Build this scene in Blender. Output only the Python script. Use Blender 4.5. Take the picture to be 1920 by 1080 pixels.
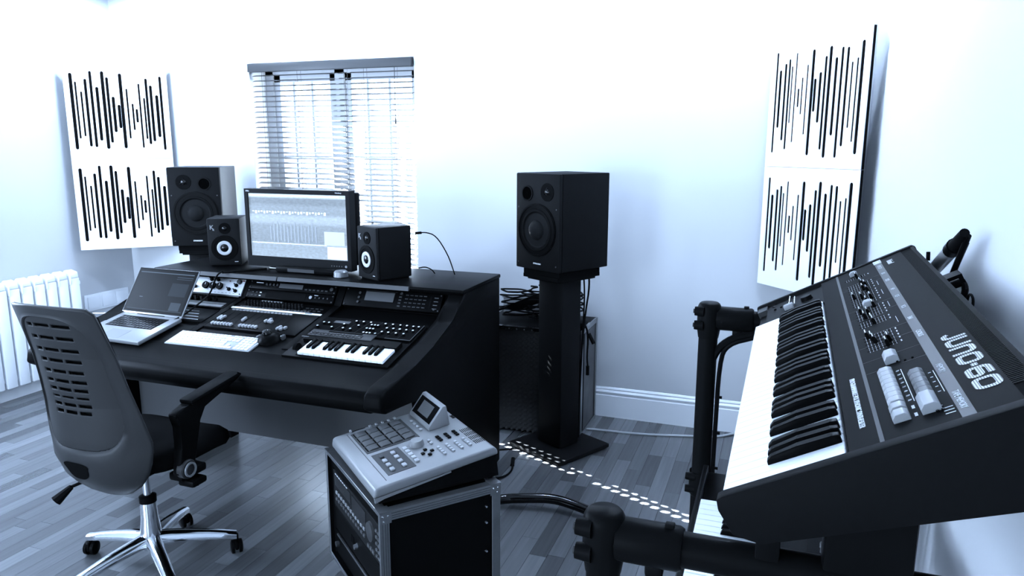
import bpy, bmesh, math, random
from mathutils import Matrix, Vector, Euler
random.seed(7)
PI = math.pi
S = bpy.context.scene
COL = S.collection
for o in list(bpy.data.objects): bpy.data.objects.remove(o)

# ---------------------------------------------------------------- camera
cd = bpy.data.cameras.new('camera'); cam = bpy.data.objects.new('camera', cd); COL.objects.link(cam)
cd.sensor_width = 36.0; cd.lens = 36.0 * 1376.5 / 1920.0; cd.clip_start = 0.02; cd.clip_end = 200
r_ = Vector((0.93983102, 0.34163136, 0.002382)); u_ = Vector((-0.06697501, 0.17740296, 0.98185668)); f_ = Vector((-0.33501046, 0.92293889, -0.18960957))
M = Matrix.Identity(4)
for i in range(3): M[i][0] = r_[i]; M[i][1] = u_[i]; M[i][2] = -f_[i]
M[0][3], M[1][3], M[2][3] = 0, 0, 1.55
cam.matrix_world = M
S.camera = cam

# ---------------------------------------------------------------- light
TINT = (0.55, 0.72, 1.0)
S.view_settings.view_transform = 'Standard'; S.view_settings.look = 'None'
S.view_settings.gamma = 1; S.view_settings.use_curve_mapping = False
S.view_settings.exposure = 0.0
w = bpy.data.worlds.new('sky'); S.world = w; w.use_nodes = True
bg = w.node_tree.nodes['Background']; bg.inputs[0].default_value = (0.62, 0.8, 1.0, 1); bg.inputs[1].default_value = 7.0
def area(name, loc, direction, sx, sy, watts):
    l = bpy.data.lights.new(name, 'AREA'); l.shape = 'RECTANGLE'; l.size = sx; l.size_y = sy
    l.energy = watts; l.color = TINT
    o = bpy.data.objects.new(name, l); COL.objects.link(o); o.location = loc
    o.rotation_euler = Vector(direction).to_track_quat('-Z', 'Y').to_euler()
    return o
area('window_daylight', (-2.68, 4.27, 1.4), (0, -1, 0), 1.1, 1.3, 45)
area('rear_fill_light', (-3.2, -1.9, 1.25), (0, 1, 0), 1.6, 1.5, 200)  # added fill from behind the camera; no window is known there
area('rear_fill_light', (-1.0, -1.9, 1.25), (0, 1, 0), 1.4, 1.5, 20)
DOWN = [(-3.85, 3.5, 24), (-2.65, 3.62, 24), (-1.35, 3.62, 20), (-.2, 3.55, 16), (-3.8, 2.3, 12), (.0, 2.6, 18), (.27, 3.0, 7), (-3.0, .5, 26)]  # the two lamps nearest the right wall are added to brighten it
for dx, dy, e in DOWN:
    l = bpy.data.lights.new('downlight_light', 'SPOT'); l.energy = e * 4; l.shadow_soft_size = .06; l.spot_size = math.radians(172); l.spot_blend = .1; l.color = TINT
    o = bpy.data.objects.new('downlight_light', l); COL.objects.link(o); o.location = (dx, dy, 2.585)
area('left_fill_light', (-4.33, 2.15, 1.45), (1, .35, -.15), 1.1, 1.1, 190)  # added fill for the left side, from an invented window out of view
sl = bpy.data.lights.new('sun', 'SUN'); sl.energy = 1200; sl.angle = math.radians(0.2); sl.color = (0.8, 0.9, 1.0)
so = bpy.data.objects.new('sun', sl); COL.objects.link(so)
SUND = Vector((0.9 * 0.857, -0.43 * 0.857, -0.515)); so.rotation_euler = SUND.to_track_quat('-Z', 'Y').to_euler(); so.location = (-8, 8, 6)

# ---------------------------------------------------------------- materials
def mat(name, c, rough=0.5, metal=0.0, noise=0.0, nscale=40, emit=0, bump=0.0, spec=None):
    m = bpy.data.materials.new(name); m.use_nodes = True; nt = m.node_tree; b = nt.nodes['Principled BSDF']
    if spec is None: spec = .5 if isinstance(c, (tuple, list)) or c > .12 else (.2 if c > .012 else .02)
    if not isinstance(c, (tuple, list)): c = (c * .97, c, c * 1.04)
    b.inputs['Base Color'].default_value = (*c, 1); b.inputs['Roughness'].default_value = rough
    b.inputs['Metallic'].default_value = metal; b.inputs['Specular IOR Level'].default_value = spec
    if noise or bump:
        tc = nt.nodes.new('ShaderNodeTexCoord'); n = nt.nodes.new('ShaderNodeTexNoise'); n.inputs['Scale'].default_value = nscale
        n.inputs['Detail'].default_value = 4
        nt.links.new(tc.outputs['Object'], n.inputs['Vector'])
        if noise:
            mr = nt.nodes.new('ShaderNodeMapRange'); mr.inputs[3].default_value = 1 - noise; mr.inputs[4].default_value = 1 + noise
            mx = nt.nodes.new('ShaderNodeVectorMath'); mx.operation = 'SCALE'; mx.inputs[0].default_value = c
            nt.links.new(n.outputs[0], mr.inputs[0]); nt.links.new(mr.outputs[0], mx.inputs['Scale']); nt.links.new(mx.outputs[0], b.inputs['Base Color'])
        if bump:
            bp = nt.nodes.new('ShaderNodeBump'); bp.inputs['Strength'].default_value = bump; bp.inputs['Distance'].default_value = .002
            nt.links.new(n.outputs[0], bp.inputs['Height']); nt.links.new(bp.outputs[0], b.inputs['Normal'])
    if emit:
        b.inputs['Emission Color'].default_value = (*[c[i] * (0.62, 0.8, 1.0)[i] for i in range(3)], 1); b.inputs['Emission Strength'].default_value = emit
    return m
PAINT = mat('wall_paint', .5, .7, noise=.015, nscale=3)
TRIMP = mat('trim_paint', .8, .4)
BLK = mat('black_vinyl', .0022, .45, noise=.2, nscale=300, bump=.12)
BLKS = mat('black_satin', .0028, .35)
BLKM = mat('black_matt', .003, .8)
BLKG = mat('black_gloss', .004, .12, spec=.3)
DESKT = mat('desk_laminate', .0022, .33, noise=.1, nscale=60)
CHG = mat('charcoal_plastic', .012, .5, noise=.08, nscale=200)
CHG2 = mat('charcoal_plastic_pale', .018, .5, noise=.08, nscale=200)
SYN = mat('synth_panel_grey', .006, .6, noise=.05, nscale=400)
SYNB = mat('synth_band_grey', .022, .45)
SYNC = mat('synth_cheek_black', .006, .5, noise=.15, nscale=120)
KEYW = mat('ivory_white', .85, .25)
KEYB = mat('key_black', .002, .3)
GRYP = mat('grey_button', .08, .4)
LGB = mat('pale_button', .25, .4)
SILV = mat('silver_paint', .15, .4, noise=.04, nscale=300)
SILVD = mat('silver_paint_dark', .03, .5)
ALU = mat('brushed_aluminium', .25, .35, metal=.9, noise=.12, nscale=80)
CHR = mat('chrome', .8, .12, metal=1)
LALU = mat('laptop_aluminium', .22, .35, metal=.35)
WHT = mat('white_plastic', .8, .4)
PRINT = mat('white_print', .65, .5)
SCRD = mat('screen_dark', .02, .2)
LCD = mat('lcd_grey', .07, .25)
CABLE = mat('cable_rubber', .004, .45)
CONE = mat('speaker_cone', .008, .55)
CABW = mat('speaker_cabinet', .006, .45, noise=.15, nscale=90)
FOAM = mat('foam_black', .003, .95)
RUB = mat('rubber', .004, .7)
BLIND = mat('blind_slat', .06, .4)
VAL = mat('blind_valance', .035, .4)
WFR = mat('window_frame_paint', .35, .4)
GTUBE = mat('grey_tube', .22, .35, metal=.3)
CLPLA = mat('clear_grey_plastic', .25, .3)

def floor_material():
    m = bpy.data.materials.new('wood_strip'); m.use_nodes = True; nt = m.node_tree; N = nt.nodes; L = nt.links; b = N['Principled BSDF']
    oi = N.new('ShaderNodeObjectInfo'); ge = N.new('ShaderNodeNewGeometry')
    ad = N.new('ShaderNodeMath'); ad.operation = 'ADD'; L.new(oi.outputs['Random'], ad.inputs[0]); L.new(ge.outputs['Random Per Island'], ad.inputs[1])
    fr = N.new('ShaderNodeMath'); fr.operation = 'FRACT'; L.new(ad.outputs[0], fr.inputs[0])
    mp = N.new('ShaderNodeVectorMath'); mp.operation = 'MULTIPLY'; mp.inputs[1].default_value = (60, 2.2, 1)
    L.new(ge.outputs['Position'], mp.inputs[0])
    of = N.new('ShaderNodeCombineXYZ'); L.new(fr.outputs[0], of.inputs[2])
    ad2 = N.new('ShaderNodeVectorMath'); ad2.operation = 'MULTIPLY_ADD'; ad2.inputs[1].default_value = (37, 37, 37)
    L.new(of.outputs[0], ad2.inputs[0]); L.new(mp.outputs[0], ad2.inputs[2])
    n = N.new('ShaderNodeTexNoise'); n.inputs['Scale'].default_value = 1; n.inputs['Detail'].default_value = 5; L.new(ad2.outputs[0], n.inputs['Vector'])
    ra = N.new('ShaderNodeMapRange'); ra.inputs[3].default_value = .6; ra.inputs[4].default_value = 1.5; L.new(fr.outputs[0], ra.inputs[0])
    rb = N.new('ShaderNodeMapRange'); rb.inputs[3].default_value = .7; rb.inputs[4].default_value = 1.3; L.new(n.outputs[0], rb.inputs[0])
    mu = N.new('ShaderNodeMath'); mu.operation = 'MULTIPLY'; L.new(ra.outputs[0], mu.inputs[0]); L.new(rb.outputs[0], mu.inputs[1])
    sc = N.new('ShaderNodeVectorMath'); sc.operation = 'SCALE'; sc.inputs[0].default_value = (.082, .086, .092); L.new(mu.outputs[0], sc.inputs['Scale'])
    L.new(sc.outputs[0], b.inputs['Base Color']); b.inputs['Roughness'].default_value = .27
    return m
WOOD = floor_material()
def glass_material():
    m = bpy.data.materials.new('window_glass'); m.use_nodes = True; nt = m.node_tree; N = nt.nodes; L = nt.links; N.clear()
    o = N.new('ShaderNodeOutputMaterial'); t = N.new('ShaderNodeBsdfTransparent'); g = N.new('ShaderNodeBsdfGlossy'); g.inputs['Roughness'].default_value = .02
    x = N.new('ShaderNodeMixShader'); fr = N.new('ShaderNodeFresnel'); fr.inputs[0].default_value = 1.45
    L.new(fr.outputs[0], x.inputs[0]); L.new(t.outputs[0], x.inputs[1]); L.new(g.outputs[0], x.inputs[2]); L.new(x.outputs[0], o.inputs[0])
    return m
GLASS = glass_material()

# ---------------------------------------------------------------- mesh helpers
class B:
    def __init__(s): s.bm = bmesh.new()
    def _x(s, vs, Mx):
        if Mx is not None: bmesh.ops.transform(s.bm, matrix=Mx, verts=vs)
    def box(s, x0, x1, y0, y1, z0, z1, bev=0, seg=2, Mx=None):
        c = bmesh.ops.create_cube(s.bm, size=1)['verts']
        for v in c: v.co = Vector(((x0 + x1) / 2 + v.co.x * (x1 - x0), (y0 + y1) / 2 + v.co.y * (y1 - y0), (z0 + z1) / 2 + v.co.z * (z1 - z0)))
        if bev:
            es = list({e for v in c for e in v.link_edges})
            r = bmesh.ops.bevel(s.bm, geom=es, offset=bev, segments=seg, affect='EDGES', profile=.5)
            c = list({v for f in r['faces'] for v in f.verts} | {v for v in c if v.is_valid})
        s._x(c, Mx); return s
    def cyl(s, a, b, r, r2=None, n=20, cap=True):
        a = Vector(a); b = Vector(b); d = b - a
        Mx = Matrix.Translation((a + b) / 2) @ d.to_track_quat('Z', 'Y').to_matrix().to_4x4()
        bmesh.ops.create_cone(s.bm, cap_ends=cap, segments=n, radius1=r, radius2=r if r2 is None else r2, depth=d.length, matrix=Mx); return s
    def lathe(s, prof, Mx=None, n=28):
        rings = []
        allv = []
        for (r, z) in prof:
            if r < 1e-6: ring = [s.bm.verts.new((0, 0, z))]
            else: ring = [s.bm.verts.new((r * math.cos(2 * PI * i / n), r * math.sin(2 * PI * i / n), z)) for i in range(n)]
            rings.append(ring); allv += ring
        for p, q in zip(rings, rings[1:]):
            for i in range(n):
                j = (i + 1) % n
                if len(p) == 1 and len(q) == 1: continue
                if len(p) == 1: s.bm.faces.new((p[0], q[i], q[j]))
                elif len(q) == 1: s.bm.faces.new((p[i], p[j], q[0]))
                else: s.bm.faces.new((p[i], p[j], q[j], q[i]))
        s._x(allv, Mx); return s
    def tube(s, pts, r, n=8, smooth=0, caps=True):
        pts = [Vector(p) for p in pts]
        for _ in range(smooth):
            q = [pts[0]]
            for a, b in zip(pts, pts[1:]): q += [a * .75 + b * .25, a * .25 + b * .75]
            pts = q + [pts[-1]]
        rr = r if isinstance(r, (list, tuple)) else None
        prev = None; up = Vector((0, 0, 1)); rings = []
        for i, p in enumerate(pts):
            t = (pts[min(i + 1, len(pts) - 1)] - pts[max(i - 1, 0)])
            if t.length < 1e-9: t = Vector((0, 0, 1))
            t.normalize()
            if prev is None:
                a = up.cross(t)
                if a.length < .1: a = Vector((1, 0, 0)).cross(t)
            else: a = prev - t * prev.dot(t)
            a.normalize(); prev = a; bb = t.cross(a)
            k = (r if rr is None else rr[0] + (rr[1] - rr[0]) * i / (len(pts) - 1))
            rings.append([s.bm.verts.new(p + (a * math.cos(2 * PI * j / n) + bb * math.sin(2 * PI * j / n)) * k) for j in range(n)])
        for p, q in zip(rings, rings[1:]):
            for j in range(n): s.bm.faces.new((p[j], p[(j + 1) % n], q[(j + 1) % n], q[j]))
        if caps: s.bm.faces.new(rings[0][::-1]); s.bm.faces.new(rings[-1])
        return s
    def prism(s, prof, x0, x1, axis='x', bev=0, Mx=None, seg=2):
        """prof: list of 2D points; axis x -> (y,z), y -> (x,z), z -> (x,y)"""
        def P(a, t):
            return {'x': (t, a[0], a[1]), 'y': (a[0], t, a[1]), 'z': (a[0], a[1], t)}[axis]
        v0 = [s.bm.verts.new(P(a, x0)) for a in prof]; v1 = [s.bm.verts.new(P(a, x1)) for a in prof]
        fs = [s.bm.faces.new(v0[::-1]), s.bm.faces.new(v1)]
        n = len(prof)
        for i in range(n): fs.append(s.bm.faces.new((v0[i], v0[(i + 1) % n], v1[(i + 1) % n], v1[i])))
        vs = v0 + v1
        if bev:
            es = list({e for f in fs for e in f.edges})
            r = bmesh.ops.bevel(s.bm, geom=es, offset=bev, segments=seg, affect='EDGES', profile=.5)
            vs = list({v for f in r['faces'] for v in f.verts} | {v for v in vs if v.is_valid})
        s._x(vs, Mx); return s
    def quad(s, pts):
        s.bm.faces.new([s.bm.verts.new(p) for p in pts]); return s
    def mesh(s, name, m, ang=35):
        bmesh.ops.recalc_face_normals(s.bm, faces=s.bm.faces)
        me = bpy.data.meshes.new(name); s.bm.to_mesh(me); s.bm.free()
        for p in me.polygons: p.use_smooth = True
        me.set_sharp_from_angle(angle=math.radians(ang))
        me.materials.append(m); return me
    def obj(s, name, m, parent=None, label=None, Mx=None, kind=None, ang=35):
        return put(s.mesh(name, m, ang), name, parent, label, Mx, kind)
def put(me, name, parent=None, label=None, Mx=None, kind=None):
    o = bpy.data.objects.new(name, me); COL.objects.link(o)
    if parent is not None: o.parent = parent
    if Mx is not None: o.matrix_local = Mx
    if label: o['label'] = label
    if kind: o['kind'] = kind
    return o
def thing(name, label, cat, Mx=None, loc=None, rz=0, group=None):
    o = bpy.data.objects.new(name, None); COL.objects.link(o); o.empty_display_size = .05
    o.matrix_world = Mx if Mx is not None else Matrix.Translation(loc or (0, 0, 0)) @ Matrix.Rotation(rz, 4, 'Z')
    o['label'] = label; o['category'] = cat
    if group: o['group'] = group
    return o
def tag(o, label, cat, group=None):
    o['label'] = label; o['category'] = cat
    if group: o['group'] = group
    return o
def T(x, y, z): return Matrix.Translation((x, y, z))
def R(a, ax): return Matrix.Rotation(a, 4, ax)
def frame(o, yaw, tilt, roll=0):
    cy, sy = math.cos(yaw), math.sin(yaw)
    u = Vector((cy * math.cos(roll), sy * math.cos(roll), math.sin(roll))); h = Vector((-sy, cy, 0)); n0 = u.cross(h)
    v = h * math.cos(tilt) + n0 * math.sin(tilt); w = u.cross(v)
    Mx = Matrix.Identity(4)
    for i in range(3): Mx[i][0] = u[i]; Mx[i][1] = v[i]; Mx[i][2] = w[i]; Mx[i][3] = o[i]
    return Mx
_tc = {}
def text(s, size, Mx, parent, m, name='lettering', bold=0.0, align='LEFT', xs=1.0, depth=.0004):
    c = bpy.data.curves.new('t', 'FONT'); c.body = s; c.size = size; c.extrude = depth; c.offset = bold; c.align_x = align; c.resolution_u = 2
    o = bpy.data.objects.new('t', c); COL.objects.link(o)
    dg = bpy.context.evaluated_depsgraph_get(); me = bpy.data.meshes.new_from_object(o.evaluated_get(dg))
    bpy.data.objects.remove(o); me.materials.clear(); me.materials.append(m); me.name = name
    return put(me, name, parent, None, Mx @ Matrix.Diagonal((xs, 1, 1, 1)))
def plate_with_slots(wd, ht, th, slots):
    """flat plate in XZ plane (x right, z up), slots as holes: (x, z0, z1, width)"""
    c = bpy.data.curves.new('p', 'CURVE'); c.dimensions = '2D'; c.fill_mode = 'BOTH'; c.extrude = th / 2
    def poly(pts):
        sp = c.splines.new('POLY'); sp.points.add(len(pts) - 1)
        for p, q in zip(sp.points, pts): p.co = (q[0], q[1], 0, 1)
        sp.use_cyclic_u = True
    poly([(0, 0), (wd, 0), (wd, ht), (0, ht)])
    for (x, a, b, ww) in slots:
        r = ww / 2 * 1.4; pts = []
        for i in range(7): t = PI * i / 6; pts.append((x + r * math.cos(t), b - r + r * math.sin(t)))
        for i in range(7): t = PI + PI * i / 6; pts.append((x + r * math.cos(t), a + r + r * math.sin(t)))
        poly(pts)
    o = bpy.data.objects.new('p', c); COL.objects.link(o)
    dg = bpy.context.evaluated_depsgraph_get(); me = bpy.data.meshes.new_from_object(o.evaluated_get(dg)); bpy.data.objects.remove(o)
    me.transform(R(PI / 2, 'X')); me.materials.clear(); return me

# ================================================================ SETTING
XL, XR, YB, YF, ZC = -4.408, 0.385, 4.033, -2.0, 2.62
def struct(o, kind='structure'): o['kind'] = kind; return o
fl = struct(B().box(XL - .1, XR + .1, YF - .1, YB + .4, -.12, -.008).obj('floor', mat('floor_base', .012, .8)))
SW = .069
lens_ = (.36, .45, .54, .63)
smesh = [B().box(0, SW - .0012, 0, L - .0012, -.008, 0).mesh('strip', WOOD) for L in lens_]
strips = []
x = XL; row = 0
while x < XR - .01:
    y = YF - random.random() * .5
    while y < YB:
        k = random.randrange(4); L = lens_[k]
        y0 = max(y, YF); y1 = min(y + L, YB)
        if y1 - y0 > .02: strips.append((x, y0, y1, k if (y0 == y and y1 == y + L) else -1))
        y += L
    x += SW
from bpy_extras.object_utils import world_to_camera_view
bpy.context.view_layer.update()
S.render.resolution_x, S.render.resolution_y
def infr(x, y):
    v = Vector((x, y, 0)) - Vector((0, 0, 1.55)); d = v.dot(f_)
    if d < .3: return None
    px, py = v.dot(r_) / d * 1376.5, v.dot(u_) / d * 1376.5
    return d if abs(px) < 1000 and abs(py) < 560 else None
cand = []
for s_ in strips:
    d = infr(s_[0] + SW / 2, (s_[1] + s_[2]) / 2) or infr(s_[0] + SW / 2, s_[1]) or infr(s_[0] + SW / 2, s_[2])
    hid = (-3.0 < s_[0] < -1.24 and s_[1] > 2.75)
    cand.append((d if d and s_[3] >= 0 and not hid else 99, s_))
cand.sort(key=lambda q: q[0])
for i, (d, s_) in enumerate(cand):
    if i < 290 and d < 90: put(smesh[s_[3]], 'floor_strip', fl, Mx=T(s_[0], s_[1], 0))
rest = B()
for i, (d, s_) in enumerate(cand):
    if not (i < 290 and d < 90):
        rest.box(s_[0], min(s_[0] + SW - .0012, XR), s_[1], s_[2] - .0012, -.008, 0)
rest.obj('floor_strips', WOOD, fl, kind='stuff')

# walls
WX0, WX1, WZ0, WZ1 = -3.27, -2.083, .66, 2.067
b = B(); y0, y1 = YB, YB + .28
b.box(XL - .1, WX0, y0, y1, 0, ZC); b.box(WX1, XR + .1, y0, y1, 0, ZC); b.box(WX0, WX1, y0, y1, 0, WZ0); b.box(WX0, WX1, y0, y1, WZ1, ZC)
struct(b.obj('wall_back', PAINT))
struct(B().box(XL - .1, XL, YF - .1, YB, 0, ZC).obj('wall_left', PAINT))
struct(B().box(XR, XR + .1, YF - .1, YB, 0, ZC).obj('wall_right', PAINT))
b = B(); y0, y1 = YF - .25, YF
b.box(XL, -4.05, y0, y1, 0, ZC); b.box(-2.35, -1.75, y0, y1, 0, ZC); b.box(-.25, XR, y0, y1, 0, ZC)
b.box(-4.05, -2.35, y0, y1, 0, .45); b.box(-4.05, -2.35, y0, y1, 2.05, ZC); b.box(-1.75, -.25, y0, y1, 0, .45); b.box(-1.75, -.25, y0, y1, 2.05, ZC)
struct(b.obj('wall_front', PAINT))
struct(B().box(XL - .1, XR + .1, YF - .25, YB + .28, ZC, ZC + .1).obj('ceiling', PAINT))
# baseboards with a torus moulding
def bbprof(s):  # (depth, z)
    return [(0, 0), (s * .018, 0), (s * .018, .128), (s * .014, .133), (s * .016, .142), (s * .019, .149), (s * .016, .156), (s * .010, .160), (s * .011, .168), (s * .006, .176), (0, .178)]
def bb_y(name, a, bq):
    struct(B().prism([(YB - p[0], p[1]) for p in bbprof(1)], a, bq, 'x').obj(name, TRIMP))
bb_y('baseboard_back', XL, XR)
struct(B().prism([(XL + p[0], p[1]) for p in bbprof(1)], YF, YB, 'y').obj('baseboard_left', TRIMP))
struct(B().prism([(XR - p[0], p[1]) for p in bbprof(1)], YF, YB, 'y').obj('baseboard_right', TRIMP))

# window with frame, glazing bars, glass, sill
win = bpy.data.objects.new('window_1', None); COL.objects.link(win); win['kind'] = 'structure'
yw = YB + .16
b = B(); f = .06
b.box(WX0, WX0 + f, yw, yw + .07, WZ0, WZ1); b.box(WX1 - f, WX1, yw, yw + .07, WZ0, WZ1)
b.box(WX0, WX1, yw, yw + .07, WZ1 - f, WZ1); b.box(WX0, WX1, yw, yw + .07, WZ0, WZ0 + f)
xm = -2.70
b.box(xm - .035, xm + .035, yw, yw + .07, WZ0, WZ1)
b.obj('window_frame', WFR, win)
def sash(xa, xb):
    b = B(); t = .045
    b.box(xa, xa + t, yw + .012, yw + .06, WZ0 + f, WZ1 - f); b.box(xb - t, xb, yw + .012, yw + .06, WZ0 + f, WZ1 - f)
    b.box(xa, xb, yw + .012, yw + .06, WZ1 - f - t, WZ1 - f); b.box(xa, xb, yw + .012, yw + .06, WZ0 + f, WZ0 + f + t)
    b.box(xa, xb, yw + .02, yw + .05, 1.46, 1.485)
    for i in (.3, .6): xx = xa + (xb - xa) * i; b.box(xx - .008, xx + .008, yw + .025, yw + .045, WZ0 + f, WZ1 - f)
    for zz in (1.05,): b.box(xa, xb, yw + .025, yw + .045, zz, zz + .016)
    b.obj('sash', WFR, win)
sash(WX0 + f, xm - .035); sash(xm + .035, WX1 - f)
for xa, xb in ((WX0 + f, xm - .035), (xm + .035, WX1 - f)):
    B().quad([(xa, yw + .035, WZ0), (xb, yw + .035, WZ0), (xb, yw + .035, WZ1), (xa, yw + .035, WZ1)]).obj('pane', GLASS, win)
B().box(WX0 - .02, WX1 + .02, YB - .03, yw, WZ0 - .025, WZ0, bev=.004).obj('sill', TRIMP, win)
for i, (xa, xb) in enumerate(((-4.05, -2.35), (-1.75, -.25))):  # unseen rear windows, added as openings for the rear fill lamps
    wo = bpy.data.objects.new('window_%d' % (i + 2), None); COL.objects.link(wo); wo['kind'] = 'structure'
    b = B()
    for a_, c_ in ((xa, xa + .06), (xb - .06, xb), ((xa + xb) / 2 - .03, (xa + xb) / 2 + .03)): b.box(a_, c_, YF - .15, YF - .1, .45, 2.05)
    b.box(xa, xb, YF - .15, YF - .1, .45, .51); b.box(xa, xb, YF - .15, YF - .1, 1.99, 2.05)
    b.obj('window_frame', WFR, wo)
    B().quad([(xa, YF - .125, .45), (xb, YF - .125, .45), (xb, YF - .125, 2.05), (xa, YF - .125, 2.05)]).obj('pane', GLASS, wo)

wo = bpy.data.objects.new('window_4', None); COL.objects.link(wo); wo['kind'] = 'structure'  # invented window on the solid wall, added to go with the left fill lamp
b = B()
for a_, c_ in ((1.50, 1.56), (2.74, 2.80), (2.12, 2.18)): b.box(XL, XL + .045, a_, c_, .85, 2.05)
b.box(XL, XL + .045, 1.50, 2.80, .85, .91); b.box(XL, XL + .045, 1.50, 2.80, 1.99, 2.05)
b.obj('window_frame', WFR, wo)
B().box(XL + .001, XL + .02, 1.56, 2.74, .91, 1.99).obj('frosted_pane', mat('frosted_glass', .8, .3), wo)
# ================================================================ BLIND
bl = thing('venetian_blind', 'grey venetian blind with open slats filling the window', 'blind', loc=(WX0, YB + .015, 0))
BW = WX1 - WX0 - .01
B().box(.002, BW, -.034, .0, WZ1 - .055, WZ1 - .004, bev=.002).obj('valance', VAL, bl)
B().box(.01, BW - .006, .001, .03, WZ1 - .045, WZ1 - .006).obj('headrail', VAL, bl)
holes = [.640, .722]
def slat_mesh():
    b = B(); n = 5; hw = .0175; xs = [.012]
    for h_ in holes: xs += [h_ - .012, h_ + .012]
    xs.append(BW - .008)
    ys = [-hw, -.0095, .0095, hw]
    def zc(y): return .0016 * (1 - (y / hw) ** 2)
    for i in range(len(xs) - 1):
        for j in range(3):
            if i % 2 == 1 and j == 1: continue
            p = [(xs[i], ys[j], zc(ys[j])), (xs[i + 1], ys[j], zc(ys[j])), (xs[i + 1], ys[j + 1], zc(ys[j + 1])), (xs[i], ys[j + 1], zc(ys[j + 1]))]
            b.quad(p)
    return b.mesh('slat', BLIND)
sm = slat_mesh(); z = WZ1 - .075; zs = []
while z > .70: zs.append(z); z -= .0325
for z in zs: put(sm, 'slat', bl, Mx=T(0, .012, z) @ R(.33, 'X'))
B().box(.012, BW - .008, -.004, .028, .672, .688, bev=.003).obj('bottom_rail', VAL, bl)
for xx in (.09, .36, .70, .84, 1.05):
    B().tube([(xx, -.007, WZ1 - .05), (xx, -.007, .68)], .0009, 5).tube([(xx, .031, WZ1 - .05), (xx, .031, .68)], .0009, 5).obj('ladder_cord', VAL, bl)
B().tube([(1.06, -.02, WZ1 - .05), (1.06, -.022, 1.72)], .0012, 5).cyl((1.06, -.022, 1.72), (1.06, -.022, 1.68), .003, .007, 8).obj('pull_cord', VAL, bl)

# ================================================================ ACOUSTIC PANELS
SL = [(341, 148, 530, 1), (362, 190, 475, 0), (387, 238, 463, 0), (411, 175, 515, .6), (438, 135, 518, .6), (466, 213, 485, .8), (497, 134, 527, 1), (519, 163, 495, .6), (543, 260, 441, .8), (569, 300, 420, .8),
      (586, 142, 524, 1), (614, 218, 473, 0), (639, 293, 429, 0), (658, 320, 390, .3), (678, 190, 521, 0), (701, 262, 475, 0), (717, 163, 502, .5), (739, 197, 487, .7), (768, 246, 465, .9), (791, 150, 532, .5)]
def slots(flip):
    o = []
    for x, a, b_, t in SL:
        s = .07 + (x - 341) / 450 * .86; ta = (a - 97) / 478; tb = (b_ - 97) / 478
        if flip: s, ta, tb = 1 - s, 1 - tb, 1 - ta
        o.append((s * .6, (1 - tb) * .6, (1 - ta) * .6, .008 + .006 * t))
    return o
CH1 = mat('chair_shell', .022, .5, noise=.06, nscale=150)
CH2 = mat('chair_insert', .017, .6, noise=.06, nscale=150)
FELT = mat('panel_felt', .004, .9, spec=0)
def panel(x, y, z0, yaw, flip, label, group=None):
    p = thing('acoustic_panel', label, 'acoustic panel', T(x, y, z0) @ R(yaw, 'Z'), group='white slotted acoustic panels')
    me = plate_with_slots(.6, .598, .004, slots(flip)); me.materials.append(WHT)
    put(me, 'front_plate', p, Mx=T(0, -.0215, 0))
    B().box(.012, .588, -.0185, -.005, .01, .588).obj('felt_core', FELT, p, 'dark core behind the slots')
    b = B(); b.box(0, .012, -.0195, -.004, 0, .598); b.box(.588, .6, -.0195, -.004, 0, .598); b.box(0.012, .588, -.0195, -.004, 0, .01); b.box(.012, .588, -.0195, -.004, .588, .598)
    b.obj('frame', FELT if flip else WHT, p)
zt = 2.066
LA, RA = .80, -.837
panel(-4.345, 3.575, zt - .6, LA, 0, 'upper of the two white slotted acoustic panels in the left corner')
panel(-4.345, 3.575, zt - 1.2, LA, 0, 'lower of the two white slotted acoustic panels in the left corner')
panel(-.066, 3.995, 2.054 - .6, RA, 1, 'upper of the two white slotted acoustic panels beside the large synthesizer')
panel(-.066, 3.995, 2.054 - 1.2, RA, 1, 'lower white slotted acoustic panel partly behind the large synthesizer')

# ================================================================ RADIATOR
rad = thing('radiator', 'white column radiator on the left wall behind the chair', 'radiator', loc=(XL, 0, 0))
def section():
    b = B()
    b.box(.035, .115, .006, .074, .10, .70, bev=.008)
    b.box(.03, .12, .003, .010, .66, .72, bev=.002)
    b.prism([(.035, .70), (.115, .70), (.11, .735), (.06, .75), (.035, .73)], .012, .068, 'y', bev=.003)
    b.cyl((.075, -.003, .15), (.075, .083, .15), .022, n=14); b.cyl((.075, -.003, .66), (.075, .083, .66), .022, n=14)
    return b.mesh('section', WHT)
me = section()
for i in range(15): put(me, 'section', rad, Mx=T(0, 3.42 - i * .0815, 0))
B().cyl((.075, 3.5, .15), (.075, 3.55, .15), .014).cyl((.075, 3.545, .0), (.075, 3.545, .15), .008).cyl((.075, 3.5, .66), (.075, 3.515, .66), .018).cyl((.075, 3.545, .13), (.075, 3.545, .2), .019).obj('valve', CHR, rad)
B().box(.001, .04, 2.5, 2.53, .6, .64).obj('bracket', WHT, rad)
B().box(.001, .04, 3.3, 3.33, .6, .64).obj('bracket', WHT, rad)
# wall trunking box with sockets
so_ = thing('wall_socket', 'grey wall socket plate low behind the laptop', 'socket', loc=(XL, 3.60, .43))
B().box(0, .012, 0, .36, 0, .115, bev=.003).obj('plate', WHT, so_)
for i in range(3): B().box(.012, .017, .02 + i * .115, .11 + i * .115, .015, .10, bev=.002).obj('socket_face', TRIMP, so_)

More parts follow.
